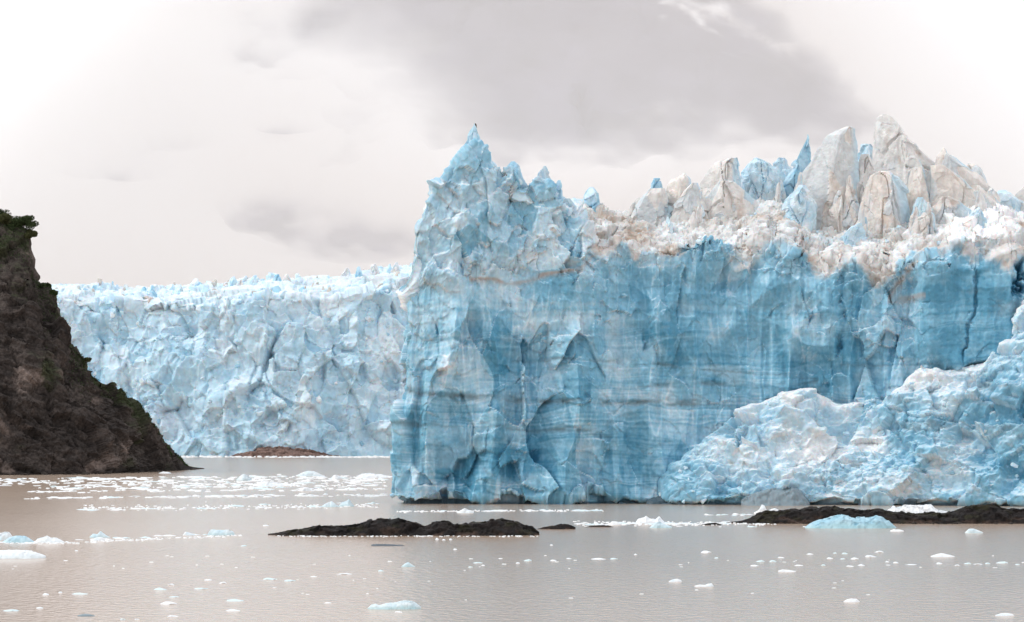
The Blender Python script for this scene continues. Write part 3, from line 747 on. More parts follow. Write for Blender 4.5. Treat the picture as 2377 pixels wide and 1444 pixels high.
SERACS = [
    # rows (row, left, right), distance, depth, style, seed, label, lean
    ([(294, 1962, 1976), (302, 1942, 1990), (314, 1918, 1999), (335, 1907, 2003), (365, 1892, 2001), (400, 1874, 1998), (440, 1856, 1990), (480, 1842, 1984), (512, 1836, 1978), (540, 1834, 1976)], 924, 7, "beige", 1, "broad rounded grey serac split by cracks", -.1),
    ([(311, 1884, 1889), (322, 1876, 1892), (345, 1860, 1895), (380, 1842, 1890), (420, 1824, 1884), (470, 1800, 1876), (510, 1790, 1870)], 932, 4, "blue", 2, "thin blue serac leaning on the broad grey one", 0),
    ([(266, 2047, 2058), (272, 2037, 2070), (288, 2027, 2084), (305, 2026, 2094), (330, 2028, 2112), (360, 2028, 2136), (400, 2035, 2168), (440, 2036, 2196), (490, 2036, 2216)], 942, 9, "grey", 3, "tallest grey serac with a blunt tip", 0),
    ([(398, 2040, 2064), (410, 2014, 2086), (435, 2000, 2102), (465, 1993, 2114), (500, 1992, 2120), (530, 1994, 2122), (556, 1998, 2122)], 914, 7, "beige", 4, "grey serac in front of the tallest one", -.15),
    ([(358, 2000, 2016), (375, 1994, 2024), (410, 1986, 2030), (450, 1980, 2032), (500, 1976, 2030)], 925, 4, "grey", 5, None, 0),
    ([(388, 2112, 2146), (430, 2108, 2154), (470, 2108, 2158), (530, 2108, 2162)], 920, 4, "beige", 6, None, 0),
    ([(384, 2158, 2186), (400, 2150, 2214), (440, 2148, 2250), (470, 2146, 2262), (512, 2146, 2270)], 917, 6, "beige", 7, None, -.2),
    ([(343, 2188, 2194), (358, 2176, 2208), (380, 2168, 2232), (400, 2166, 2262), (430, 2166, 2284), (460, 2170, 2298), (500, 2176, 2320)], 934, 7, "beige", 8, "beige serac with a pointed tip at the right of the row", 0),
    ([(379, 2246, 2260), (390, 2238, 2274), (415, 2236, 2284), (450, 2230, 2292), (490, 2230, 2300)], 940, 5, "beige", 9, None, 0),
    ([(430, 2250, 2272), (460, 2246, 2300), (490, 2244, 2330), (515, 2244, 2344)], 925, 5, "beige", 10, None, -.2),
    ([(442, 2318, 2336), (456, 2302, 2352), (480, 2290, 2384), (510, 2280, 2400)], 948, 6, "pale", 11, None, 0),
    ([(430, 2376, 2404), (455, 2352, 2440), (500, 2340, 2470)], 955, 7, "beige", 12, None, 0),
    ([(366, 1748, 1760), (378, 1732, 1786), (392, 1724, 1804), (420, 1714, 1812), (450, 1704, 1816), (500, 1696, 1816)], 930, 5, "pale", 13, None, 0),
    ([(366, 1694, 1712), (376, 1664, 1719), (400, 1642, 1719), (430, 1630, 1717), (460, 1624, 1716), (512, 1618, 1716)], 924, 5, "grey", 14, "grey slab shaped serac with a blue edge", 0),
    ([(366, 1706, 1714), (390, 1700, 1720), (430, 1698, 1724), (490, 1694, 1732)], 927, 4, "pale", 44, None, 0),
    ([(402, 1586, 1592), (416, 1564, 1602), (440, 1550, 1606), (470, 1548, 1612), (520, 1544, 1616)], 926, 4, "beige", 15, None, 0),
    ([(424, 1606, 1620), (440, 1592, 1626), (470, 1576, 1630), (500, 1562, 1632), (535, 1556, 1632)], 918, 5, "grey", 16, None, -.1),
    ([(414, 1518, 1530), (430, 1512, 1534), (460, 1506, 1538), (500, 1500, 1540)], 934, 3, "blue", 17, None, 0),
    ([(438, 1512, 1546), (460, 1494, 1551), (490, 1482, 1556), (525, 1476, 1558)], 924, 4, "grey", 18, None, 0),
    ([(460, 1480, 1494), (480, 1466, 1502), (515, 1454, 1510)], 926, 3.5, "grey", 19, None, 0),
    ([(435, 1370, 1378), (448, 1361, 1388), (470, 1357, 1393), (510, 1352, 1400)], 920, 3, "blue", 20, None, 0),
    ([(366, 1808, 1826), (380, 1798, 1834), (410, 1792, 1846), (460, 1788, 1856)], 942, 3, "pale", 23, None, 0),
    ([(335, 2002, 2020), (352, 1998, 2030), (390, 1994, 2038)], 950, 4, "pale", 24, None, 0),
    ([(518, 1992, 2000), (535, 1972, 2006), (560, 1954, 2010)], 907, 3, "pale", 25, None, -.2),
    ([(458, 2130, 2142), (480, 2122, 2150), (525, 2116, 2154)], 912, 2.5, "pale", 26, None, 0),
    ([(455, 2185, 2205), (475, 2160, 2236), (515, 2140, 2270)], 910, 5, "beige", 27, None, -.4),
    ([(430, 1850, 1868), (460, 1830, 1880), (510, 1816, 1890)], 917, 4, "pale", 28, None, 0),
    ([(420, 1668, 1700), (450, 1650, 1735), (500, 1630, 1760)], 919, 4, "grey", 29, None, -.2),
    # the pinnacles over the left end
    ([(284, 1104, 1107), (296, 1097, 1113), (312, 1085, 1121), (340, 1069, 1131), (370, 1064, 1143), (400, 1054, 1158), (450, 1036, 1180)], 900, 4.5, "blue", 31, "sharp blue pinnacle, the highest on the left end", -.32),
    ([(374, 1180, 1188), (388, 1166, 1205), (420, 1154, 1219), (450, 1146, 1232), (500, 1140, 1244)], 902, 4.5, "blue", 32, None, -.3),
    ([(385, 1263, 1269), (400, 1250, 1277), (420, 1238, 1284), (450, 1230, 1294), (500, 1222, 1306)], 902, 4.5, "pale", 33, None, -.3),
    ([(418, 1291, 1298), (440, 1284, 1305), (490, 1280, 1314)], 904, 3, "blue", 34, None, -.3),
    ([(460, 1308, 1324), (476, 1302, 1334), (520, 1296, 1344)], 903, 3.5, "pale", 35, None, -.3),
    ([(440, 1192, 1206), (455, 1180, 1216), (510, 1170, 1230)], 899, 3, "pale", 36, None, -.5),
    ([(455, 1222, 1238), (470, 1212, 1250), (520, 1204, 1264)], 900, 3, "pale", 37, None, -.5),
    ([(374, 1132, 1148), (390, 1122, 1158), (430, 1114, 1168)], 899, 3, "pale", 38, None, -.5),
    ([(396, 1066, 1092), (415, 1050, 1104), (470, 1036, 1114)], 898, 3, "pale", 39, None, -.5),
    ([(470, 1006, 1026), (490, 995, 1040), (550, 986, 1054)], 897, 3, "pale", 40, None, -.5),
]
for rows, yc, dp, st, sd_, lab, ln in SERACS:
    serac(rows, yc, dp, st, sd_, near, lab, cell=8.5 if dp >= 6 else 5.0, lean=ln, flare=.26 if sd_ < 30 else 0)
    if dp >= 5 and sd_ < 31 and ln > -.5:                     # splinters standing against the bigger ones
        r_ = random.Random(sd_)
        y0_, y1_ = rows[0][0], rows[-1][0]; xl_, xr_ = rows[-1][1], rows[-1][2]
        for q_ in range(3):
            c_ = r_.choice((lerp(xl_, xr_, r_.uniform(-.05, .25)), lerp(xl_, xr_, r_.uniform(.75, 1.05)), lerp(xl_, xr_, r_.uniform(.2, .8))))
            tp = lerp(y0_, y1_, r_.uniform(.42, .72)); w_ = (xr_ - xl_) * r_.uniform(.09, .17); sk = r_.uniform(-.7, .7) * w_
            serac([(tp, c_ + sk - 2, c_ + sk + 3), (tp + 10, c_ + sk * .8 - w_ * .45, c_ + sk * .8 + w_ * .5), (lerp(tp, y1_, .5), c_ - w_ * .8, c_ + w_ * .85), (y1_ + 14, c_ - w_ * 1.1, c_ + w_ * 1.1)],
                  yc - r_.uniform(3, 6.5), 3, r_.choice((st, "grey", "pale")), 600 + sd_ * 5 + q_, near, None, cell=4.0, lean=-.1)

# dark dirt on the very tip of the high pinnacle
def build_tip():
    bm = bmesh.new()
    bmesh.ops.create_icosphere(bm, subdivisions=2, radius=.34)
    for v in bm.verts:
        v.co.x *= .55 + .25 * math.sin(v.co.z * 9); v.co.z *= 1.9; v.co.x -= v.co.z * .35
    me = bpy.data.meshes.new("dirt_tip"); bm.to_mesh(me); bm.free()
    me.transform(__import__("mathutils").Matrix.Translation((X(1105, 900), 900, Z(293, 900) + .2)))
    o = link("dirt_tip", me, M_STEM); set_parent_keep(o, near)
build_tip()

# ------------------------------------------------------------------ loose blocks (parts of the glaciers)
def block_mesh(name, seed, style):
    rs = random.Random(seed)
    bm = bmesh.new()
    vs_ = []
    for k in range(15):
        v = Vector((rs.gauss(0, 1), rs.gauss(0, 1), rs.gauss(0, 1))).normalized() * rs.uniform(.75, 1.1)
        vs_.append(bm.verts.new((v.x * rs.uniform(.8, 1.1), v.y * .9, v.z)))
    r = bmesh.ops.convex_hull(bm, input=vs_)
    junk = [v for v in bm.verts if not v.link_faces]
    bmesh.ops.delete(bm, geom=junk, context='VERTS')
    me = bpy.data.meshes.new(name); bm.to_mesh(me); bm.free()
    q = {"white": .08, "pale": .24, "blue": .5, "dirty": 0}[style]
    n = len(me.vertices)
    c = ice_colour(np.clip(q + np.random.RandomState(seed).uniform(-.08, .08, n), 0, 1))
    if style == "dirty":
        c = np.tile(np.array(BEIGE, np.float32), (n, 1)) * .9
    at = me.color_attributes.new("tint", 'FLOAT_COLOR', 'POINT')
    cc = np.ones((n, 4), np.float32); cc[:, :3] = c
    at.data.foreach_set("color", cc.ravel())
    return me
BLK = {s: [block_mesh("ice_block", 900 + i * 17 + j * 5, s) for i in range(4)] for j, s in enumerate(("white", "pale", "blue", "dirty"))}
for s in BLK:
    for me in BLK[s]: me.materials.append(M_ICE)

def put_block(style, loc, size, rs, parent, tall=1.0):
    o = bpy.data.objects.new("ice_block", rs.choice(BLK[style]))
    COL.objects.link(o); o.parent = parent
    o.location = tuple(l - q for l, q in zip(loc, parent.location))
    o.scale = (size * rs.uniform(.7, 1.3), size * rs.uniform(.7, 1.2), size * rs.uniform(.6, 1.1) * tall)
    o.rotation_euler = (rs.uniform(-.4, .4), rs.uniform(-.4, .4), rs.uniform(0, 6.28))
    return o

def scatter_near():
    rs = random.Random(5)
    nr, nc, _ = NEARP.shape
    rows_b = np.where((NEART[:, 0] > .985) & (NEART[:, 0] < 1.95))[0]
    n = 0
    while n < 110:
        r, c = int(rs.choice(rows_b)), rs.randrange(300, nc - 60)
        p = NEARP[r, c]; px = CX + p[0] / p[1] * F
        if px < 1340 or px > 2400: continue
        if 2190 < px < 2360 and rs.random() < .9: n += 1; continue
        put_block(rs.choice(("white", "pale", "pale", "dirty", "dirty")), p, rs.choice((.35, .45, .6, .8, 1.2)), rs, near); n += 1
    nz, nx, _ = FALLP.shape
    for _ in range(90):
        r, c = rs.randrange(25, nz), rs.randrange(40, 470)
        p = FALLP[r, c]
        put_block(rs.choice(("pale", "pale", "pale", "blue")), p, rs.choice((.4, .5, .7, .9, 1.3)), rs, near)
scatter_near()

# ------------------------------------------------------------------ far glacier
def build_far():
    Y0 = 1876.0
    nx = 620
    px = np.linspace(-60, 1180, nx)
    crest = ipl(px, [(-60, 700), (100, 690), (200, 700), (320, 690), (500, 712), (620, 690), (760, 696), (850, 680), (900, 664), (1000, 650), (1180, 640)])
    plat = ipl(px, [(-60, 668), (130, 660), (300, 672), (450, 664), (600, 642), (700, 646), (800, 638), (880, 622), (940, 614), (1180, 600)])
    yb = Y0 + 10 * np.sin(px / 130) + ipl(px, [(-60, 0), (430, 0), (900, -8), (1180, -10)])
    zc = Z(crest, Y0); zp = Z(plat, Y0 + 100)
    nf, ns = 220, 70
    RZ, RY, T = [], [], []
    for t in np.linspace(-.02, 1, nf):
        z = t * zc; RZ.append(z); RY.append(yb + .22 * np.maximum(z, 0)); T.append(np.full(nx, t))
    for t in np.linspace(0, 1, ns + 1)[1:]:
        RZ.append(lerp(zc, zp, t ** .8)); RY.append(yb + .22 * zc + 110 * t ** 1.2); T.append(np.full(nx, 1 + t))
    ZZ, YY, T = np.array(RZ), np.array(RY), np.array(T)
    XX = (px[None, :] - CX) / F * (Y0 + 0 * ZZ)
    P = np.stack([XX, YY, ZZ], -1)
    n = grid_normals(P)
    if n[100, 300, 1] > 0: n = -n
    nr, nc = T.shape
    p = P.reshape(-1, 3).astype(np.float32); n = n.reshape(-1, 3); t = T.ravel()
    g0, e0, r0, _ = facets(p, (26, 22, 34), 331, 1.5, .35)
    g1, e1, r1, _ = facets(p, (11, 11, 19), 333, 1.5, .35)
    g2, e2, r2, _ = facets(p, (6, 6, 7), 337, 1.3)
    g3, e3, r3, _ = facets(p, (3, 3, 3.2), 339, 1.3)
    f1, _, hh, _ = cells(p, (20, 20, 44), 341, .35)
    ma = sm(-.45, .5, fbm(p, (34, 34, 26), 3, 391)); mb = sm(-.3, .5, fbm(p, (17, 17, 17), 3, 393))
    fv, fw, fh, _ = cells(p, (5, 6, 24), 395, .5)
    d = 7.0 * g0 * (.5 + .6 * ma) + 5.5 * g1 * (.35 + .85 * mb) + 1.7 * g2 * (1.15 - .9 * ma) + .7 * g3 * (.2 + mb) + 2.0 * (np.minimum(fv, 1) ** 2 - .35) * ma + 4.5 * fbm(p, (40, 40, 30), 4, 351) + 3.5 * (np.minimum(f1, 1) ** 2 - .35)
    d *= lerp(.35, 1, sm(0, 12, p[:, 2])) * lerp(1, .5, sm(.98, 1.06, t))
    p2 = p + n * d[:, None]
    p2[:, 2] = np.where(t > 1, p2[:, 2] - .35 * np.maximum(0, (n[:, 2] * d - 2.5)), p2[:, 2])
    up = np.abs(grid_normals(p2.reshape(nr, nc, 3)).reshape(-1, 3))[:, 2]
    pyv = HY - (p[:, 2] - CAMZ) / p[:, 1] * F; pxv = np.tile(px, nr)
    q = .40 + .17 * fbm(p, (30, 30, 24), 4, 361) + .34 * (r1 - .5) + .2 * (r2 - .5) + .1 * (r3 - .5) + .2 * (r0 - .5)
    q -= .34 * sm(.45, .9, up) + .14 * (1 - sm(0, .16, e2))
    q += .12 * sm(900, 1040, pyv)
    q -= .10 * sm(.9, 1.02, t)
    q -= .35 * np.exp(-((pxv - 880) / 40) ** 2 - ((pyv - 820) / 45) ** 2)
    c = ice_colour(q)
    nb = fbm(p, (16, 16, 10), 4, 371)
    c = mixc(c, (.48, .56, .64), sm(.2, .8, nb) * .3)
    lil = sm(.1, .7, fbm(p, (40, 40, 20), 3, 373)) * sm(880, 1000, pyv)
    c = mixc(c, (.38, .44, .52), lil * .55)
    c = mixc(c, BEIGE, sm(.95, 1.1, t) * sm(-.2, .6, nb) * .75)
    c = mixc(c, BROWN, sm(.95, 1.1, t) * sm(.5, 1.0, nb + .3 * (r2 - .5)) * .5)
    c = lerp(c, np.array((.58, .77, .89), np.float32), .45)  # distance haze put into the ice colour as an even pale blend
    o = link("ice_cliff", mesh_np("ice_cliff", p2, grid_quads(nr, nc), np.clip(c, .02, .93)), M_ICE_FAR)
    set_parent_keep(o, far)
    rs = random.Random(77)
    FP = p2.reshape(nr, nc, 3)
    for _ in range(150):
        r, cc = rs.randrange(nf - 8, nr), rs.randrange(60, nc - 100)
        put_block(rs.choice(("white", "pale", "pale", "dirty", "dirty", "blue")), FP[r, cc], rs.choice((1.2, 1.6, 2.2, 3.0)), rs, far, rs.choice((1, 1.3, 1.7)))
    for _ in range(60):
        r, cc = rs.randrange(20, nf), rs.randrange(60, nc - 100)
        put_block(rs.choice(("white", "pale", "pale", "blue")), FP[r, cc], rs.choice((1.2, 1.8, 2.6)), rs, far)
    for k in range(16):
        px_ = rs.uniform(150, 930); top = ipl(px_, [(130, 652), (300, 660), (450, 655), (600, 632), (700, 636), (800, 624), (940, 604)]) + rs.uniform(-4, 10)
        w = rs.uniform(9, 20)
        serac([(top, px_ - 2, px_ + 3), (top + 8, px_ - w * .5, px_ + w * .45), (top + 22, px_ - w, px_ + w), (top + 40, px_ - w * 1.2, px_ + w)], Y0 + rs.uniform(40, 110), 4,
              rs.choice(("pale", "blue", "grey", "beige")), 400 + k, far, cell=5, mat=M_ICE_FAR)
build_far()

# ------------------------------------------------------------------ mounds: reefs, bergs
def mound(name, top, ybase, depth, seed, mat, palette, rough=1.0, step=.22, cell=2.2, bottom=-.6, pw=2.2):
    """low body rising from the water; 'top' is its sky line (column, row), 'ybase' its near waterline row"""
    Yn = YW(ybase)
    Yc = Yn + depth
    sc = Yc / F
    xs = np.array([(a - CX) * sc for a, _ in top]); hs = np.array([max(.05, CAMZ + (HY - b) * sc) for _, b in top])
    L = xs[-1] - xs[0]
    nu = int(np.clip(L / step, 20, 420)); nv = int(np.clip(2 * depth / step, 14, 70))
    u = np.linspace(0, 1, nu); v = np.linspace(-1, 1, nv)
    x = xs[0] + u * L
    h = np.interp(x, xs, hs)
    if nu > 12:
        k = np.array([.25, .5, .25]); h[1:-1] = np.convolve(h, k, 'valid')
    end = np.minimum(u, 1 - u) * L
    hd = depth * np.clip(np.sqrt(np.clip(end / (depth * 1.2), 0, 1)), .02, 1)
    x0, Y0, ctr = x.mean(), Yc, None
    V = np.empty((nv, nu, 3))
    V[..., 0] = x[None, :]
    V[..., 1] = Yc + v[:, None] * hd[None, :]
    V[..., 2] = bottom + (h[None, :] - bottom) * (1 - np.abs(v[:, None]) ** pw)
    p = V.reshape(-1, 3).astype(np.float32)
    q3 = p + seed * 7.1
    g1, e1, r1, _ = facets(q3, (cell * 1.6, cell, cell), seed, 1.2)
    g2, e2, r2, _ = facets(q3, (cell * .5, cell * .4, cell * .4), seed + 1, 1.2)
    hh = np.tile(h, nv)
    amp = rough * np.minimum(1, hh / 1.5) * (1 - np.abs(np.repeat(v, nu)) ** 8)
    d = .38 * g1 + .17 * g2 + .2 * fbm(q3, (cell, cell, cell), 4, seed + 2)
    p2 = p.copy()
    p2[:, 2] += d * amp * cell / 2.2
    p2[:, 1] += (.5 * g1 + .3 * g2) * amp * cell / 2.2 * np.where(p[:, 1] < Yc, -1, 1)
    c = palette(q3, p2, r1, r2, e1, hh)
    loc = (float(x0), float(Yc), 0.0)
    p2 = p2 - np.array(loc, np.float32)
    o = link(name, mesh_np(name, p2, grid_quads(nv, nu), np.clip(c, .008, .93)), mat)
    o.location = loc
    return o

def pal_reef(q, p, r1, r2, e1, hh):
    nb = fbm(q, (3, 3, 1.2), 4, 3)
    c = np.tile(np.array((.010, .007, .005), np.float32), (len(p), 1))
    c = mixc(c, (.020, .020, .008), sm(.1, .8, nb + .3 * (p[:, 2] / np.maximum(hh, .3) - .3)) * .7)     # weed
    low = 1 - sm(.1, .55, p[:, 2] / np.maximum(hh, .5) + .25 * nb)
    c = mixc(c, (.06, .038, .030), low * sm(-.2, .5, fbm(q, (2.5, 2.5, .8), 4, 6)) * .8)
    return c * (.8 + .5 * r2)[:, None]

def pal_ice(qv, aqua=0.0, dirty=0.0):
    def f(q, p, r1, r2, e1, hh):
        nb = fbm(q, (2, 2, 1.2), 4, 3)
        c = ice_colour(qv + .12 * nb + .12 * (r1 - .5) + .08 * (r2 - .5))
        if aqua:
            lo = 1 - sm(.2, .8, p[:, 2] / np.maximum(hh, .2) + .2 * nb)
            c = mixc(c, (.33, .55, .57), aqua * np.maximum(.35, lo))
        if dirty >= .6:
            c = mixc(c, (.10, .105, .115) if dirty > .9 else (.22, .27, .30), np.full(len(c), .9))
        elif dirty:
            c = mixc(c, (.34, .36, .38), dirty * sm(-.3, .6, nb))
        return c
    return f

o = mound("reef", [(622, 1239), (650, 1235), (700, 1229), (735, 1224), (775, 1221), (825, 1222), (838, 1216), (858, 1208), (885, 1204), (920, 1203), (945, 1209), (970, 1215), (985, 1221), (1005, 1214), (1030, 1211), (1045, 1214), (1055, 1220), (1075, 1217), (1100, 1214),
                   (1125, 1213), (1140, 1208), (1165, 1205), (1190, 1209), (1215, 1215), (1235, 1222), (1252, 1236)], 1244, 5.0, 11, M_REEF, pal_reef)
tag(o, "long low dark rock reef in open water, with two rounded humps", "reef")
o = mound("reef", [(1684, 1214), (1720, 1209), (1742, 1203), (1756, 1195), (1775, 1189), (1800, 1187), (1830, 1184), (1862, 1182), (1890, 1180), (1910, 1177), (1935, 1176), (1955, 1181), (1985, 1183), (2005, 1186), (2030, 1181), (2055, 1185), (2085, 1190), (2140, 1192), (2190, 1193),
                   (2215, 1187), (2235, 1180), (2250, 1175), (2275, 1172), (2305, 1172), (2322, 1180), (2350, 1183), (2400, 1184), (2470, 1190), (2520, 1212)], 1216, 6.0, 12, M_REEF, pal_reef)
tag(o, "jagged dark rock reef right under the ice cliff, behind the glassy berg", "reef")
for k, (top, yb, lab) in enumerate((
        ([(1246, 1228), (1270, 1222), (1296, 1218), (1310, 1216), (1325, 1218), (1336, 1224)], 1229, "small dark rock just past the end of the long reef"),
        ([(1358, 1223), (1375, 1220), (1395, 1219), (1412, 1220), (1424, 1223)], 1224, "flat sliver of dark rock awash amid white brash"),
        ([(1628, 1218), (1645, 1214), (1660, 1213), (1674, 1217)], 1219, "tiny brown rock at the tip of the jagged reef"))):
    o = mound("rock", top, yb, 1.6, 31 + k, M_REEF, pal_reef, step=.12, cell=1.0)
    tag(o, lab, "rock")

def stone_mesh(seed):
    rs_ = random.Random(seed); bm = bmesh.new()
    vv = []
    for k in range(16):
        v = Vector((rs_.gauss(0, 1), rs_.gauss(0, 1), rs_.gauss(0, 1))).normalized() * rs_.uniform(.8, 1.05)
        vv.append(bm.verts.new((v.x, v.y * .8, v.z * .7)))
    bmesh.ops.convex_hull(bm, input=vv)
    bmesh.ops.delete(bm, geom=[v for v in bm.verts if not v.link_faces], context='VERTS')
    me = bpy.data.meshes.new("boulder"); bm.to_mesh(me); bm.free()
    n = len(me.vertices); at = me.color_attributes.new("tint", 'FLOAT_COLOR', 'POINT')
    cc = np.ones((n, 4), np.float32); cc[:, :3] = np.array((.022, .017, .014)) * np.random.RandomState(seed).uniform(.6, 2.0, (n, 1))
    at.data.foreach_set("color", cc.ravel()); me.materials.append(M_REEF)
    return me
STONE = [stone_mesh(950 + k) for k in range(5)]
def boulder(parent, px, py, size, rs_):
    Y = YW(py); o_ = bpy.data.objects.new("boulder", rs_.choice(STONE)); COL.objects.link(o_)
    o_.parent = parent; o_.location = (X(px, Y) - parent.location.x, Y - parent.location.y, .05 - parent.location.z)
    o_.scale = (size * rs_.uniform(.8, 1.8), size, size * rs_.uniform(.5, .9)); o_.rotation_euler = (rs_.uniform(-.3, .3), rs_.uniform(-.3, .3), rs_.uniform(0, 6.28))
reefs = [o_ for o_ in COL.objects if o_.name.startswith("reef")]
rb = random.Random(31)
for k in range(26): boulder(reefs[0], rb.uniform(640, 1250), 1243.5 + rb.uniform(-1, 1.2), rb.choice((.3, .4, .55, .8)), rb)
for k in range(30): boulder(reefs[1], rb.uniform(1700, 2420), 1216 + rb.uniform(-1, 1), rb.choice((.35, .5, .6, .9)), rb)

def pal_brown(q, p, r1, r2, e1, hh):
    nb = fbm(q, (6, 6, 3), 4, 3)
    return np.tile(np.array((.20, .135, .115), np.float32), (len(p), 1)) * (1 + .35 * nb + .2 * (r2 - .5))[:, None]
o = mound("moraine_mound", [(530, 1060), (560, 1052), (600, 1041), (640, 1036), (680, 1039), (710, 1046), (745, 1052), (790, 1058)], 1061.5, 16, 41, M_ROCK, pal_brown, step=.6, cell=6)
tag(o, "low brown gravel mound at the foot of the distant glacier", "mound")

# ------------------------------------------------------------------ headland
HEAD = [(-420, 300), (-200, 420), (-60, 478), (0, 500), (40, 520), (66, 545), (70, 575), (80, 620), (88, 640), (112, 664), (130, 690), (140, 742), (158, 785), (180, 806), (208, 830), (222, 868), (255, 888), (285, 908), (308, 948),
        (345, 992), (378, 1030), (402, 1056), (428, 1078), (450, 1084), (474, 1087)]
def build_head():
    nx, nf, nb_ = 420, 300, 40
    px = np.linspace(-420, 474, nx)
    yb = ipl(px, [(-420, YW(1106)), (0, YW(1103)), (200, YW(1101)), (400, YW(1093)), (474, YW(1088.5))])
    ridge = ipl(px, HEAD)
    setb = ipl(px, [(-420, 130), (0, 80), (150, 55), (300, 30), (430, 6), (474, 2)])
    zr = np.maximum(Z(ridge, yb + setb), .3)
    ZZ, YY, T = [], [], []
    for t in np.linspace(-.03, 1, nf):
        ZZ.append(t * zr); YY.append(yb + setb * np.maximum(t, 0) ** 1.15); T.append(np.full(nx, t))
    for t in np.linspace(0, 1, nb_ + 1)[1:]:
        ZZ.append(zr * (1 - t ** 1.6) - 2 * t); YY.append(yb + setb + (setb + 6) * 1.2 * t); T.append(np.full(nx, 1 + t))
    ZZ, YY, T = np.array(ZZ), np.array(YY), np.array(T)
    XX = (px[None, :] - CX) / F * YY
    P = np.stack([XX, YY, ZZ], -1)
    n = grid_normals(P)
    if n[150, 250, 1] > 0: n = -n
    nr, nc = T.shape
    p = P.reshape(-1, 3).astype(np.float32); n = n.reshape(-1, 3); t = T.ravel()
    a = math.radians(24)
    rot = p.copy(); rot[:, 0] = p[:, 0] * math.cos(a) - p[:, 2] * math.sin(a); rot[:, 2] = p[:, 0] * math.sin(a) + p[:, 2] * math.cos(a)
    g0, e0, r0, _ = facets(p, (16, 16, 26), 431, 1.2)
    g1, e1, r1, _ = facets(rot, (9, 7, 3.5), 433, 1.2)
    g2, e2, r2, _ = facets(rot, (4, 3.4, 1.6), 437, 1.2)
    zmax = np.tile(zr, nr)
    lim = np.minimum(1, zmax / 16) * lerp(1, .75, sm(.8, 1, t))
    gh, _, _, _ = cells(p, (16, 18, 60), 447, .4)
    d = (3.4 * g0 + 1.7 * g1 + .9 * g2 + 4.5 * fbm(p, (34, 34, 50), 4, 451) + .7 * fbm(p, (3, 3, 2), 3, 455) + 4.5 * (np.minimum(gh, 1) ** 2 - .35)) * lim
    p2 = p + n * d[:, None]
    up = np.abs(grid_normals(p2.reshape(nr, nc, 3)).reshape(-1, 3))[:, 2]
    nb = fbm(rot, (14, 14, 6), 5, 461)
    c = np.tile(np.array((.050, .041, .037), np.float32), (len(p), 1)) * (1 + .5 * nb + .5 * (r2 - .5))[:, None]
    c = mixc(c, (.21, .165, .145), sm(.30, .9, fbm(rot, (22, 22, 9), 5, 463) + .4 * (r1 - .5)) * .8)
    c = mixc(c, (.022, .018, .018), sm(.2, .9, fbm(p, (16, 16, 30), 4, 465)) * .7)
    green = sm(.15, .8, fbm(p, (15, 15, 15), 4, 467) + .9 * sm(.72, 1.0, t) - .25 + .5 * (up - .5))
    c = mixc(c, (.036, .044, .020), green * .85)
    c = mixc(c, (.018, .015, .014), (1 - sm(.8, 3.0, p[:, 2] + nb)) * .7)
    root = empty("headland", (float(X(200, 1330)), 1340, 0), "dark brown rocky headland with scrub on its crest, sloping down into the water", "headland")
    o = link("rock_face", mesh_np("rock_face", p2, grid_quads(nr, nc), np.clip(c, .008, .5)), M_ROCK)
    set_parent_keep(o, root)
    return root, p2.reshape(nr, nc, 3), T, zr, up.reshape(nr, nc)
HEADROOT, HP, HT, HZR, HUP = build_head()

rh = random.Random(44)
for k in range(34):
    pxh = rh.uniform(-40, 465)
    boulder(HEADROOT, pxh, ipl(pxh, [(-420, 1106), (0, 1103.4), (200, 1101.4), (400, 1093.5), (474, 1088.8)]) + rh.uniform(-.3, .5), rh.choice((.6, .8, 1.2, 1.9, 2.6)), rh)

def leaf_cloud(pts, size, rs, n_each=1):
    V, Q = [], []
    for p in pts:
        for _ in range(n_each):
            a = rs.normal(0, 1, 3); a /= np.linalg.norm(a); b = np.cross(a, rs.normal(0, 1, 3)); b /= np.linalg.norm(b) + 1e-6
            s = size * rs.uniform(.6, 1.4)
            i = len(V)
            V += [p - a * s, p + b * s * .45, p + a * s, p - b * s * .45]
            Q.append((i, i + 1, i + 2, i + 3))
    return np.array(V), np.array(Q)

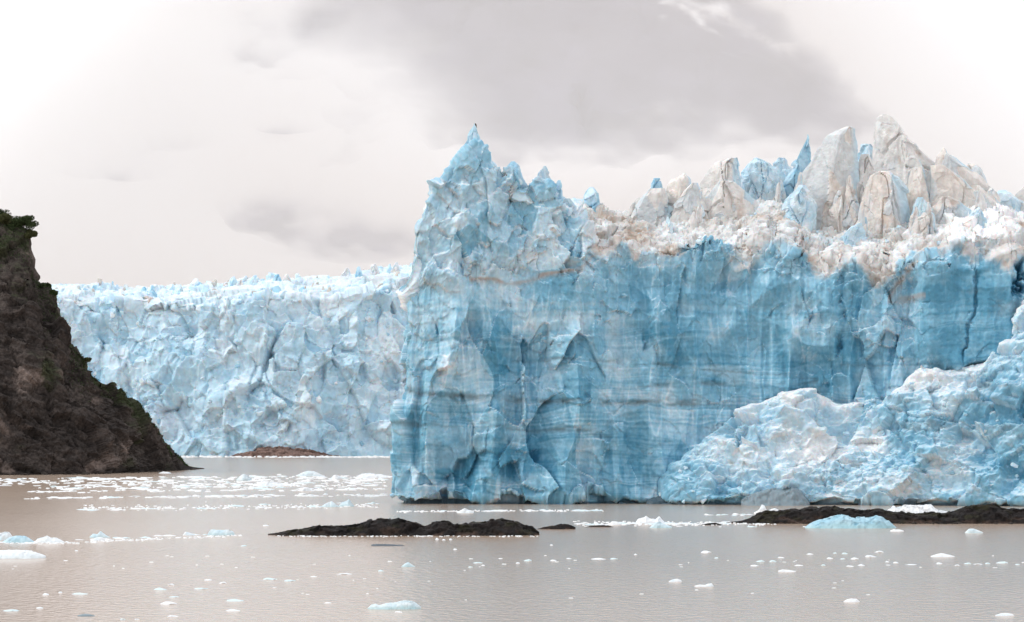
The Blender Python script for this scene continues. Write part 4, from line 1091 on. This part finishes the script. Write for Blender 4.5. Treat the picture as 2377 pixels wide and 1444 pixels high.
def shrub(px, Yd, zb, wid, hgt, seed, label, lean=0.0):
    rs = np.random.RandomState(seed)
    base = np.array((X(px, Yd), Yd, zb))
    root = empty("shrub", tuple(base), label, "shrub", "shrubs on the headland crest")
    # stems
    V, Fc = [], []
    tips = []
    for k in range(6):
        a = rs.uniform(0, 6.28); tip = np.array((math.cos(a) * wid * .4 * rs.rand() + lean * hgt, math.sin(a) * wid * .4 * rs.rand(), hgt * rs.uniform(.6, .95)))
        tips.append(tip)
        mid = tip * .5 + np.array((0, 0, hgt * .06))
        rings = [(np.zeros(3) - (0, 0, .6), .13), (mid, .09), (tip, .03)]
        i0 = len(V)
        for c_, r_ in rings:
            for j in range(5):
                V.append(c_ + np.array((math.cos(j * 1.2566) * r_, math.sin(j * 1.2566) * r_, 0)))
        for g in range(2):
            for j in range(5):
                Fc.append((i0 + g * 5 + j, i0 + g * 5 + (j + 1) % 5, i0 + g * 5 + 5 + (j + 1) % 5, i0 + g * 5 + 5 + j))
    st = link("stem", mesh_np("stem", V, Fc), M_STEM, root)
    pts = []
    lob = [t_ * rs.uniform(.6, 1) for t_ in tips] + [np.array((rs.normal(0, wid * .25) + lean * hgt * .5, rs.normal(0, wid * .25), hgt * rs.uniform(.2, .7))) for _ in range(12)]
    for l in lob:
        r = wid * rs.uniform(.18, .30)
        u = rs.normal(0, 1, (260, 3)); u /= np.linalg.norm(u, axis=1, keepdims=True)
        u *= (r * rs.uniform(.3, 1.0, 260) ** .4)[:, None]
        pts.append(l + u * np.array((1, 1, .85)))
    V2, Q2 = leaf_cloud(np.concatenate(pts), .36, rs)
    fo = link("foliage", mesh_np("foliage", V2, Q2), M_LEAF if seed % 3 else M_LEAF_DRY, root)
    return root

def build_scrub():
    nf = 300
    iridge = nf - 1
    def at(px):
        j = int(np.argmin(np.abs(np.linspace(-420, 474, HP.shape[1]) - px)))
        return HP[iridge, j]
    specs = [(-8, 9, 6.5, 0, "dense dark shrub at the picture edge on the headland's top"), (12, 8, 5.5, .05, "dark rounded shrub on the headland's top, second from the edge"),
             (33, 7, 5.5, .1, "dark shrub between the rounded one and the overhanging one"), (52, 7.5, 6.0, .25, "bushy shrub overhanging the cliff with twigs reaching over the drop"),
             (66, 5, 3.6, .45, "low shrub hanging from the cliff edge under the overhanging one"), (104, 3.6, 2.0, .1, "low olive shrub on the step below the headland's top"),
             (124, 3.2, 1.9, .15, "small shrub on the bend under the step"), (202, 2.6, 1.4, .2, "tiny shrub halfway down the headland ridge")]
    for k, (px, w, h, ln, lab) in enumerate(specs):
        p = at(px)
        shrub(px, float(p[1]), float(p[2]) - .9, w, h, 500 + k, lab, ln)
    # undergrowth fringe: grass and low scrub nobody could count
    rs = np.random.RandomState(9)
    pts = []
    nrows = HP.shape[0]
    while len(pts) < 15000:
        j = rs.randint(100, HP.shape[1] - 18); t = 1 - abs(rs.normal(0, .16))
        if t < .1: continue
        i = int(t * (nf - 1))
        q = HP[i, j]
        pxx = CX + q[0] / q[1] * F
        if t < .86 and vnoise(np.array([[q[0] / 14, q[1] / 14, q[2] / 14]]), 4)[0] < .1: continue
        pts.append(q + rs.normal(0, .25, 3) + np.array((0, -.1, .25)))
    V, Q = leaf_cloud(np.array(pts), .30, rs)
    o = link("undergrowth", mesh_np("undergrowth", V, Q), M_LEAF)
    tag(o, "low scrub and grass growing over the headland", kind="stuff")
build_scrub()

# ------------------------------------------------------------------ floating ice
def berg(top, yb, depth, seed, qv, label, aqua=0.0, dirty=0.0, rough=.8, cell=1.1, step=.13, group=None, name="iceberg", cat="iceberg", pw=2.6):
    o = mound(name, top, yb, depth, seed, M_FLOE, pal_ice(qv, aqua, dirty), rough=rough, step=step, cell=cell, pw=pw)
    tag(o, label, cat, group)
    return o

berg([(1868, 1225), (1880, 1216), (1900, 1208), (1925, 1202), (1938, 1195), (1952, 1196), (1968, 1200), (1985, 1203), (2000, 1203), (2020, 1200), (2034, 1196), (2050, 1201), (2065, 1210), (2080, 1224)], 1227, 3.6, 61, .50,
     "glassy pale teal iceberg floating in front of the jagged reef", aqua=.55, rough=.7, cell=2.0)
berg([(-60, 1290), (-20, 1279), (20, 1277), (60, 1278), (82, 1281), (98, 1287), (107, 1291)], 1297, 2.6, 62, -.02, "flat bright white floe cut by the picture's edge, below the drift line", aqua=.2, rough=.5, cat="ice floe", name="ice_floe")
berg([(-40, 1252), (-10, 1240), (10, 1235), (22, 1237), (30, 1246), (36, 1252)], 1254, 1.6, 63, .1, "white humped berg at the left end of the drift line", aqua=.2)
berg([(4, 1260), (22, 1248), (45, 1243), (60, 1244), (72, 1252), (82, 1259)], 1260, 1.6, 64, .36, "blue green berg among the white ones at the drift line's left end", aqua=.4)
berg([(76, 1260), (90, 1250), (108, 1244), (118, 1249), (132, 1248), (146, 1256), (152, 1259)], 1260, 1.4, 65, .02, "white ragged berg right of the blue green one", aqua=.15)
berg([(208, 1246), (216, 1239), (226, 1241), (233, 1234), (242, 1240), (250, 1245), (256, 1247)], 1248, .9, 66, .22, "little pointed berg riding the thin drift line", aqua=.4, step=.1)
berg([(210, 1254), (226, 1247), (238, 1248), (244, 1252)], 1255, .8, 67, .0, "narrow white floe just below the little pointed berg", step=.1, cat="ice floe", name="ice_floe")
berg([(424, 1242), (430, 1234), (440, 1236), (452, 1241)], 1243, .8, 68, .05, "small white berg halfway along the drift line", step=.1)
berg([(481, 1241), (488, 1230), (496, 1229), (510, 1231), (530, 1230), (541, 1232), (545, 1239)], 1243, 1.2, 69, .14, "flat aqua berg at the right end of the drift line", aqua=.45, step=.1)
berg([(853, 1412), (862, 1404), (872, 1402), (880, 1405), (895, 1401), (920, 1398), (940, 1394), (958, 1395), (968, 1401), (977, 1409)], 1415, 1.0, 70, .12, "long aqua floe in the foreground, nearest of all the ice", aqua=.6, step=.06, cell=.6, cat="ice floe", name="ice_floe")
berg([(932, 1315), (940, 1308), (948, 1305), (957, 1311), (964, 1315)], 1316, .6, 71, .2, "small aqua peaked bergy bit below the long reef", aqua=.5, step=.07, cell=.7)
berg([(1476, 1212), (1482, 1203), (1494, 1202), (1500, 1198), (1508, 1204), (1522, 1205), (1530, 1197), (1538, 1207), (1543, 1212)], 1216, 1.5, 72, -.02, "white many peaked berg between the two reefs", step=.1)
berg([(1508, 1224), (1520, 1215), (1532, 1211), (1544, 1217), (1560, 1223)], 1226, 1.2, 73, .22, "low aqua berg in front of the many peaked white one", aqua=.5, step=.1)
berg([(1410, 1218), (1420, 1211), (1432, 1210), (1444, 1217)], 1219, .9, 74, .0, "smooth white hummock berg left of the many peaked one", step=.1)
berg([(1750, 1190), (1760, 1184), (1768, 1172), (1775, 1174), (1780, 1186), (1786, 1189)], 1193, 1.3, 75, -.05, "bright white shark fin berg behind the jagged reef's low end", step=.1)
berg([(1778, 1189), (1790, 1182), (1800, 1181), (1812, 1186), (1822, 1189)], 1192, 1.2, 76, -.02, "rounded white berg right beside the shark fin one", step=.1)
berg([(2050, 1192), (2062, 1184), (2074, 1173), (2082, 1179), (2100, 1174), (2114, 1172), (2130, 1173), (2146, 1172), (2162, 1174), (2172, 1182), (2190, 1186), (2205, 1190)], 1196, 3.0, 77, -.06, "wide crusty bright white berg behind the jagged reef", rough=1.2, cell=1.2)
berg([(2240, 1236), (2248, 1228), (2260, 1227), (2272, 1231), (2282, 1236)], 1238, .9, 78, .12, "small pale aqua berg alone below the jagged reef", aqua=.4, step=.09)
berg([(2066, 1232), (2074, 1229), (2090, 1229), (2098, 1232)], 1234, .7, 79, .0, "thin white floe touching the glassy berg's tip", step=.09, cat="ice floe", name="ice_floe")
berg([(2160, 1291), (2172, 1287), (2184, 1284), (2192, 1285), (2204, 1288), (2216, 1291)], 1293, .8, 80, .0, "white floe with a raised middle, above the scatter of chips", step=.08, cell=.7, cat="ice floe", name="ice_floe")
berg([(1958, 1396), (1966, 1391), (1978, 1389), (1988, 1390), (1996, 1396)], 1398, .6, 81, .03, "white floe with a dark underside alone in the foreground", dirty=.25, step=.06, cell=.5, cat="ice floe", name="ice_floe")
berg([(2310, 1428), (2322, 1424), (2336, 1423), (2350, 1425), (2354, 1428)], 1430, .6, 82, .0, "thin white floe in the bottom corner of the water", step=.06, cell=.5, cat="ice floe", name="ice_floe")
berg([(1552, 1349), (1562, 1345), (1572, 1343), (1580, 1346), (1583, 1349)], 1351, .5, 83, .0, "rounded white floe of the pair below the many peaked berg", step=.06, cell=.5, cat="ice floe", name="ice_floe")
berg([(1612, 1360), (1624, 1357), (1636, 1358), (1642, 1355), (1652, 1354), (1657, 1360)], 1362, .5, 84, .0, "long white floe of the pair below the many peaked berg", step=.06, cell=.5, cat="ice floe", name="ice_floe")
berg([(1806, 1325), (1816, 1322), (1832, 1323), (1848, 1326)], 1328, .5, 85, .02, "white floe lowest in the scatter of chips", step=.06, cell=.5, cat="ice floe", name="ice_floe")
berg([(1060, 1189), (1070, 1184), (1078, 1180), (1086, 1182), (1100, 1188)], 1191, 1.0, 86, .0, "white peaked berg in the brash line under the cliff's left end", aqua=.15, step=.1)
berg([(686, 1104), (700, 1098), (715, 1093), (730, 1095), (744, 1101), (754, 1104)], 1106, 3, 87, .06, "largest white berg in the far band of brash", aqua=.25, step=.25, cell=2)
berg([(548, 1113), (556, 1103), (566, 1101), (576, 1106), (584, 1112)], 1116, 2.4, 88, .12, "pale peaked berg in the far band of brash, nearest the headland's toe", aqua=.3, step=.25, cell=2)
berg([(764, 1113), (776, 1103), (785, 1104), (795, 1110)], 1113, 2.4, 89, .04, "white berg in the far band of brash, right of the largest", step=.25, cell=2)
berg([(824, 1108), (840, 1100), (858, 1098), (880, 1102), (900, 1107)], 1110, 2.6, 90, .0, "broad white berg in the far band, beside the cliff's corner", step=.25, cell=2)
berg([(588, 1126), (610, 1121), (628, 1118), (650, 1121), (680, 1124), (694, 1126)], 1128, 2.4, 91, .0, "long flat white floe low in the far band of brash", step=.2, cell=1.6, cat="ice floe", name="ice_floe")
berg([(692, 1138), (702, 1131), (714, 1130), (722, 1136), (730, 1140)], 1140, 1.6, 92, .0, "small white berg below the long flat floe", step=.18, cell=1.4)
berg([(786, 1175), (794, 1164), (804, 1163), (810, 1158), (816, 1168), (822, 1173)], 1176, 1.4, 93, .2, "aqua knobbly berg left of the cliff's foot", aqua=.45, step=.12)
berg([(746, 1176), (756, 1168), (770, 1164), (782, 1172), (788, 1176)], 1177, 1.4, 94, .16, "aqua low berg next to the knobbly one", aqua=.4, step=.12)
berg([(368, 1098), (378, 1095), (392, 1096), (398, 1098)], 1099, 2, 95, .0, "white berg lying at the foot of the headland", step=.25, cell=1.5)
berg([(862, 1264), (874, 1262), (900, 1263), (925, 1264), (938, 1266)], 1268, .9, 96, .9, "dark grey waterlogged slab of ice below the long reef", dirty=1.0, step=.1, cat="ice floe", name="ice_floe", pw=1.4)
berg([(180, 1428), (196, 1425), (210, 1426), (220, 1429)], 1431, .5, 97, .75, "bluish grey submerged chip near the picture's bottom edge", dirty=.6, step=.06, cell=.5, cat="ice floe", name="ice_floe")

# grey domes of old dirty ice at the collapsed ice's foot (part of the glacier)
for k, (top, yb, dp) in enumerate((([(1720, 1164), (1745, 1150), (1790, 1136), (1830, 1130), (1856, 1140), (1872, 1154), (1880, 1166)], 1174, 4),
                                   ([(2290, 1166), (2310, 1146), (2350, 1136), (2420, 1140), (2460, 1166)], 1174, 4))):
    o = mound("ice_dome", top, yb, dp, 140 + k, M_ICE, pal_ice(.6, 0, .65), rough=.8, step=.25, cell=3)
    loc = o.location.copy(); o.parent = near; o.location = loc - near.location

# small floes: individuals, sharing meshes
def floe_mesh(seed, q, aqua):
    rs = np.random.RandomState(seed)
    bm = bmesh.new()
    bmesh.ops.create_icosphere(bm, subdivisions=2, radius=1)
    P_ = np.array([v.co[:] for v in bm.verts], np.float32)
    f = facets(P_ + seed * 3.3, (.8, .8, .8), seed, 1.3)[0]
    for v, k in zip(bm.verts, f):
        r = 1 + .28 * k
        v.co = Vector((v.co.x * r, v.co.y * r, max(v.co.z * r * (.8 + .6 * rs.rand() * (abs(v.co.x) < .6)), -.35)))
    me = bpy.data.meshes.new("ice_floe"); bm.to_mesh(me); bm.free()
    n = len(me.vertices)
    c = ice_colour(q + rs.uniform(-.06, .06, n))
    if aqua: c = mixc(c, (.40, .68, .70), np.full(n, aqua))
    at = me.color_attributes.new("tint", 'FLOAT_COLOR', 'POINT')
    cc = np.ones((n, 4), np.float32); cc[:, :3] = np.clip(c, .02, .93)
    at.data.foreach_set("color", cc.ravel())
    me.materials.append(M_FLOE)
    return me
FLO = [floe_mesh(700 + i, (-.02, .04, .1)[i % 3], (0, 0, .3)[i % 3]) for i in range(12)]

def small(px, py, w, h, rs, label, group, stock=FLO):
    Y = YW(py)
    o = bpy.data.objects.new("ice_floe", rs.choice(stock))
    COL.objects.link(o)
    sx = w * Y / F / 2
    o.location = (X(px, Y), Y, 0)
    o.scale = (sx, max(sx * .8, .3), .62 * h * Y / F)
    o.rotation_euler = (0, 0, rs.uniform(-.3, .3))
    size = "tiny" if w < 13 else ("small" if w < 23 else ("long" if w > 2.2 * 13 else "mid sized"))
    for word in ("small white ", "white ", "small ", "pale "):
        if label.startswith(word): label = size + " " + ("" if word == "small " else word.replace("small ", "")) + label[len(word):]; break
    tag(o, label, "ice floe", group)

rs = random.Random(21)
FORE = [(26, 1418, 34, 5), (107, 1381, 16, 6), (92, 1412, 18, 4), (140, 1376, 10, 4), (185, 1379, 40, 4), (371, 1369, 32, 6), (397, 1358, 14, 4), (393, 1402, 40, 6), (404, 1386, 22, 3), (400, 1431, 24, 5), (285, 1438, 14, 3), (466, 1367, 34, 4), (484, 1347, 20, 4),
        (518, 1354, 18, 4), (545, 1395, 44, 6), (540, 1418, 32, 6), (628, 1345, 32, 5), (672, 1349, 28, 5), (728, 1339, 16, 3), (800, 1333, 32, 3), (884, 1326, 14, 4), (762, 1400, 18, 3), (566, 1268, 14, 4), (617, 1221, 16, 4), (924, 1421, 18, 4), (177, 1279, 9, 4), (318, 1438, 12, 2)]
for px, py, w, h in FORE:
    small(px, py, w, h, rs, "small white ice chip strewn over the near water left of the long aqua floe", "ice chips on the near left water")
MIDC = [(1015, 1253, 9, 5), (1030, 1254, 8, 4), (1046, 1253, 8, 4), (1057, 1276, 10, 4), (1225, 1302, 18, 5), (1285, 1302, 16, 4), (1202, 1308, 10, 4), (1110, 1307, 22, 3), (1122, 1313, 9, 3), (1388, 1298, 34, 4), (1425, 1298, 18, 4), (1280, 1266, 8, 3), (1320, 1297, 12, 3), (1092, 1317, 12, 3)]
for px, py, w, h in MIDC:
    small(px, py, w, h, rs, "small ice chip in the loose row below the long dark reef", "ice chips below the long reef")
RIGHT = [(1640, 1283, 26, 5), (1663, 1296, 10, 3), (1475, 1288, 8, 4), (1765, 1304, 18, 5), (1795, 1304, 16, 5), (1752, 1314, 22, 3), (1812, 1295, 16, 4), (1880, 1287, 16, 4), (1938, 1285, 8, 4), (1962, 1286, 14, 4), (2041, 1282, 20, 4), (2020, 1293, 26, 5), (1927, 1297, 16, 5), (1956, 1298, 12, 3),
         (1985, 1298, 20, 4), (1912, 1313, 10, 4), (1855, 1313, 22, 3), (1972, 1315, 18, 4), (1999, 1313, 16, 5), (2060, 1305, 10, 4), (2079, 1307, 14, 4), (2115, 1311, 26, 2), (2180, 1309, 16, 4), (2222, 1313, 12, 3), (2246, 1309, 16, 4), (2293, 1309, 12, 4), (2326, 1307, 28, 5), (2362, 1311, 12, 3), (2270, 1310, 20, 2), (1868, 1223, 10, 2), (1745, 1223, 24, 3), (1576, 1222, 16, 3)]
for px, py, w, h in RIGHT:
    small(px, py, w, h, rs, "small white chip in the scatter of ice on the near right water", "ice chips on the near right water")
# the far band, drift lines: countable bits as individuals
def line(n, x0, x1, yfun, wr, hr, lab, grp, seed):
    r2 = random.Random(seed)
    for _ in range(n):
        px = r2.uniform(x0, x1)
        small(px, yfun(px) + r2.uniform(-1.6, 1.6), r2.uniform(*wr), r2.uniform(*hr), r2, lab, grp)
line(24, 0, 480, lambda p: 1262 - p * .045 if p > 150 else 1260, (10, 36), (1.8, 4), "white bit of ice in the thin drift line across the left water", "ice in the left drift line", 1)
line(24, 920, 1385, lambda p: 1188 - (p - 920) * .006, (10, 36), (1.8, 4), "white bit of ice in the brash line under the cliff", "ice in the brash line under the cliff", 2)
line(26, 1340, 1700, lambda p: 1217 - (p - 1340) * .006, (12, 42), (1.8, 4), "white bit of ice in the brash between the two reefs", "ice between the reefs", 3)
line(16, 190, 480, lambda p: 1184 - (p - 190) * .014, (12, 42), (1.8, 4), "pale bit of ice in the raft below the far band", "ice in the raft below the far band", 4)
line(12, 480, 880, lambda p: 1176 - (p - 480) * .012 + (p * 37 % 11) - 4, (10, 44), (2, 5), "pale bit of ice between the raft and the cliff's corner", "ice beside the cliff's corner", 5)
line(26, 80, 880, lambda p: 1157 - (p - 80) * .012, (10, 44), (1.8, 4), "white bit of ice in the long line below the far band", "ice in the long line below the far band", 6)
line(12, 1630, 1790, lambda p: 1196 + 0 * p, (8, 24), (2, 4), "white bit of ice behind the jagged reef's low end", "ice behind the jagged reef", 7)
def band(p): return 1125
r3 = random.Random(8)
for _ in range(70):
    px = r3.uniform(0, 900); py = r3.choice((1112, 1117, 1122, 1128, 1134, 1140)) + r3.uniform(-3, 3) - (px - 200) * .008
    if px < 120 and py > 1128: continue
    small(px, py, r3.uniform(12, 64), r3.uniform(2, 4.5), r3, "white floe in the far band of brash, " + ("in front of the headland" if px < 400 else "under the distant glacier" if px < 680 else "close to the cliff's corner"), "floes in the far band of brash")

# finest brash: uncountable crumbs, one mass
def brash():
    rs = np.random.RandomState(3)
    V, Q = [], []
    def crumb(px, py, w, h):
        Y = YW(py); s = Y / F
        x = X(px, Y); a, b, hh = w * s / 2, max(w * s / 2 * .8, .15), h * s
        i = len(V)
        j = rs.uniform(.7, 1.3, 8)
        for (dx, dy, dz), k in zip(((-1, -1, -.2), (1, -1, -.2), (1, 1, -.2), (-1, 1, -.2), (-.6, -.6, 1), (.6, -.6, 1), (.6, .6, 1), (-.6, .6, 1)), j):
            V.append((x + dx * a * k, Y + dy * b * k, dz * hh * (k if dz > 0 else 1)))
        for f in ((4, 5, 6, 7), (0, 1, 5, 4), (1, 2, 6, 5), (2, 3, 7, 6), (3, 0, 4, 7)):
            Q.append([i + t for t in f])
    for _ in range(800):
        px = rs.uniform(-60, 900); py = rs.choice((1111, 1116, 1121, 1127, 1133, 1141, 1156)) + rs.normal(0, 1.5) - (px - 200) * .008
        if px < 60 and py > 1125: continue
        crumb(px, py, rs.uniform(4, 22), rs.uniform(.8, 2.2))
    for _ in range(240):
        px = rs.uniform(380, 905); crumb(px, 1061.5 + rs.normal(0, .5), rs.uniform(4, 14), rs.uniform(1, 3.4))
    for _ in range(160):
        px = rs.uniform(0, 560); crumb(px, 1261 - max(px - 150, 0) * .045 + rs.normal(0, 1.2), rs.uniform(3, 10), rs.uniform(.8, 2))
    for _ in range(150):
        px = rs.uniform(920, 1400); crumb(px, 1188 - (px - 920) * .006 + rs.normal(0, .8), rs.uniform(3, 9), rs.uniform(.8, 2))
    for _ in range(260):
        px = rs.uniform(1330, 1800); crumb(px, 1216 + rs.normal(0, 2.5), rs.uniform(3, 10), rs.uniform(.8, 2.2))
    for _ in range(200):
        px = rs.uniform(190, 880); crumb(px, 1180 + rs.normal(0, 3) - (px - 190) * .008, rs.uniform(3, 10), rs.uniform(.8, 2.2))
    for _ in range(120):
        px = rs.uniform(640, 1250); crumb(px, 1245 + rs.normal(0, .8), rs.uniform(3, 9), rs.uniform(.6, 1.4))
    for _ in range(60):
        px = rs.uniform(-40, 2400); crumb(px, rs.choice((1296, 1304, 1312, 1350, 1378)) + rs.normal(0, 7), rs.uniform(3, 11), rs.uniform(.5, 1.1))
    c = np.tile(np.array((.82, .85, .86), np.float32), (len(V), 1))
    o = link("brash_ice", mesh_np("brash_ice", V, Q, c), M_FLOE)
    tag(o, "fine crumbs of white brash ice in lines on the water", kind="stuff")
brash()
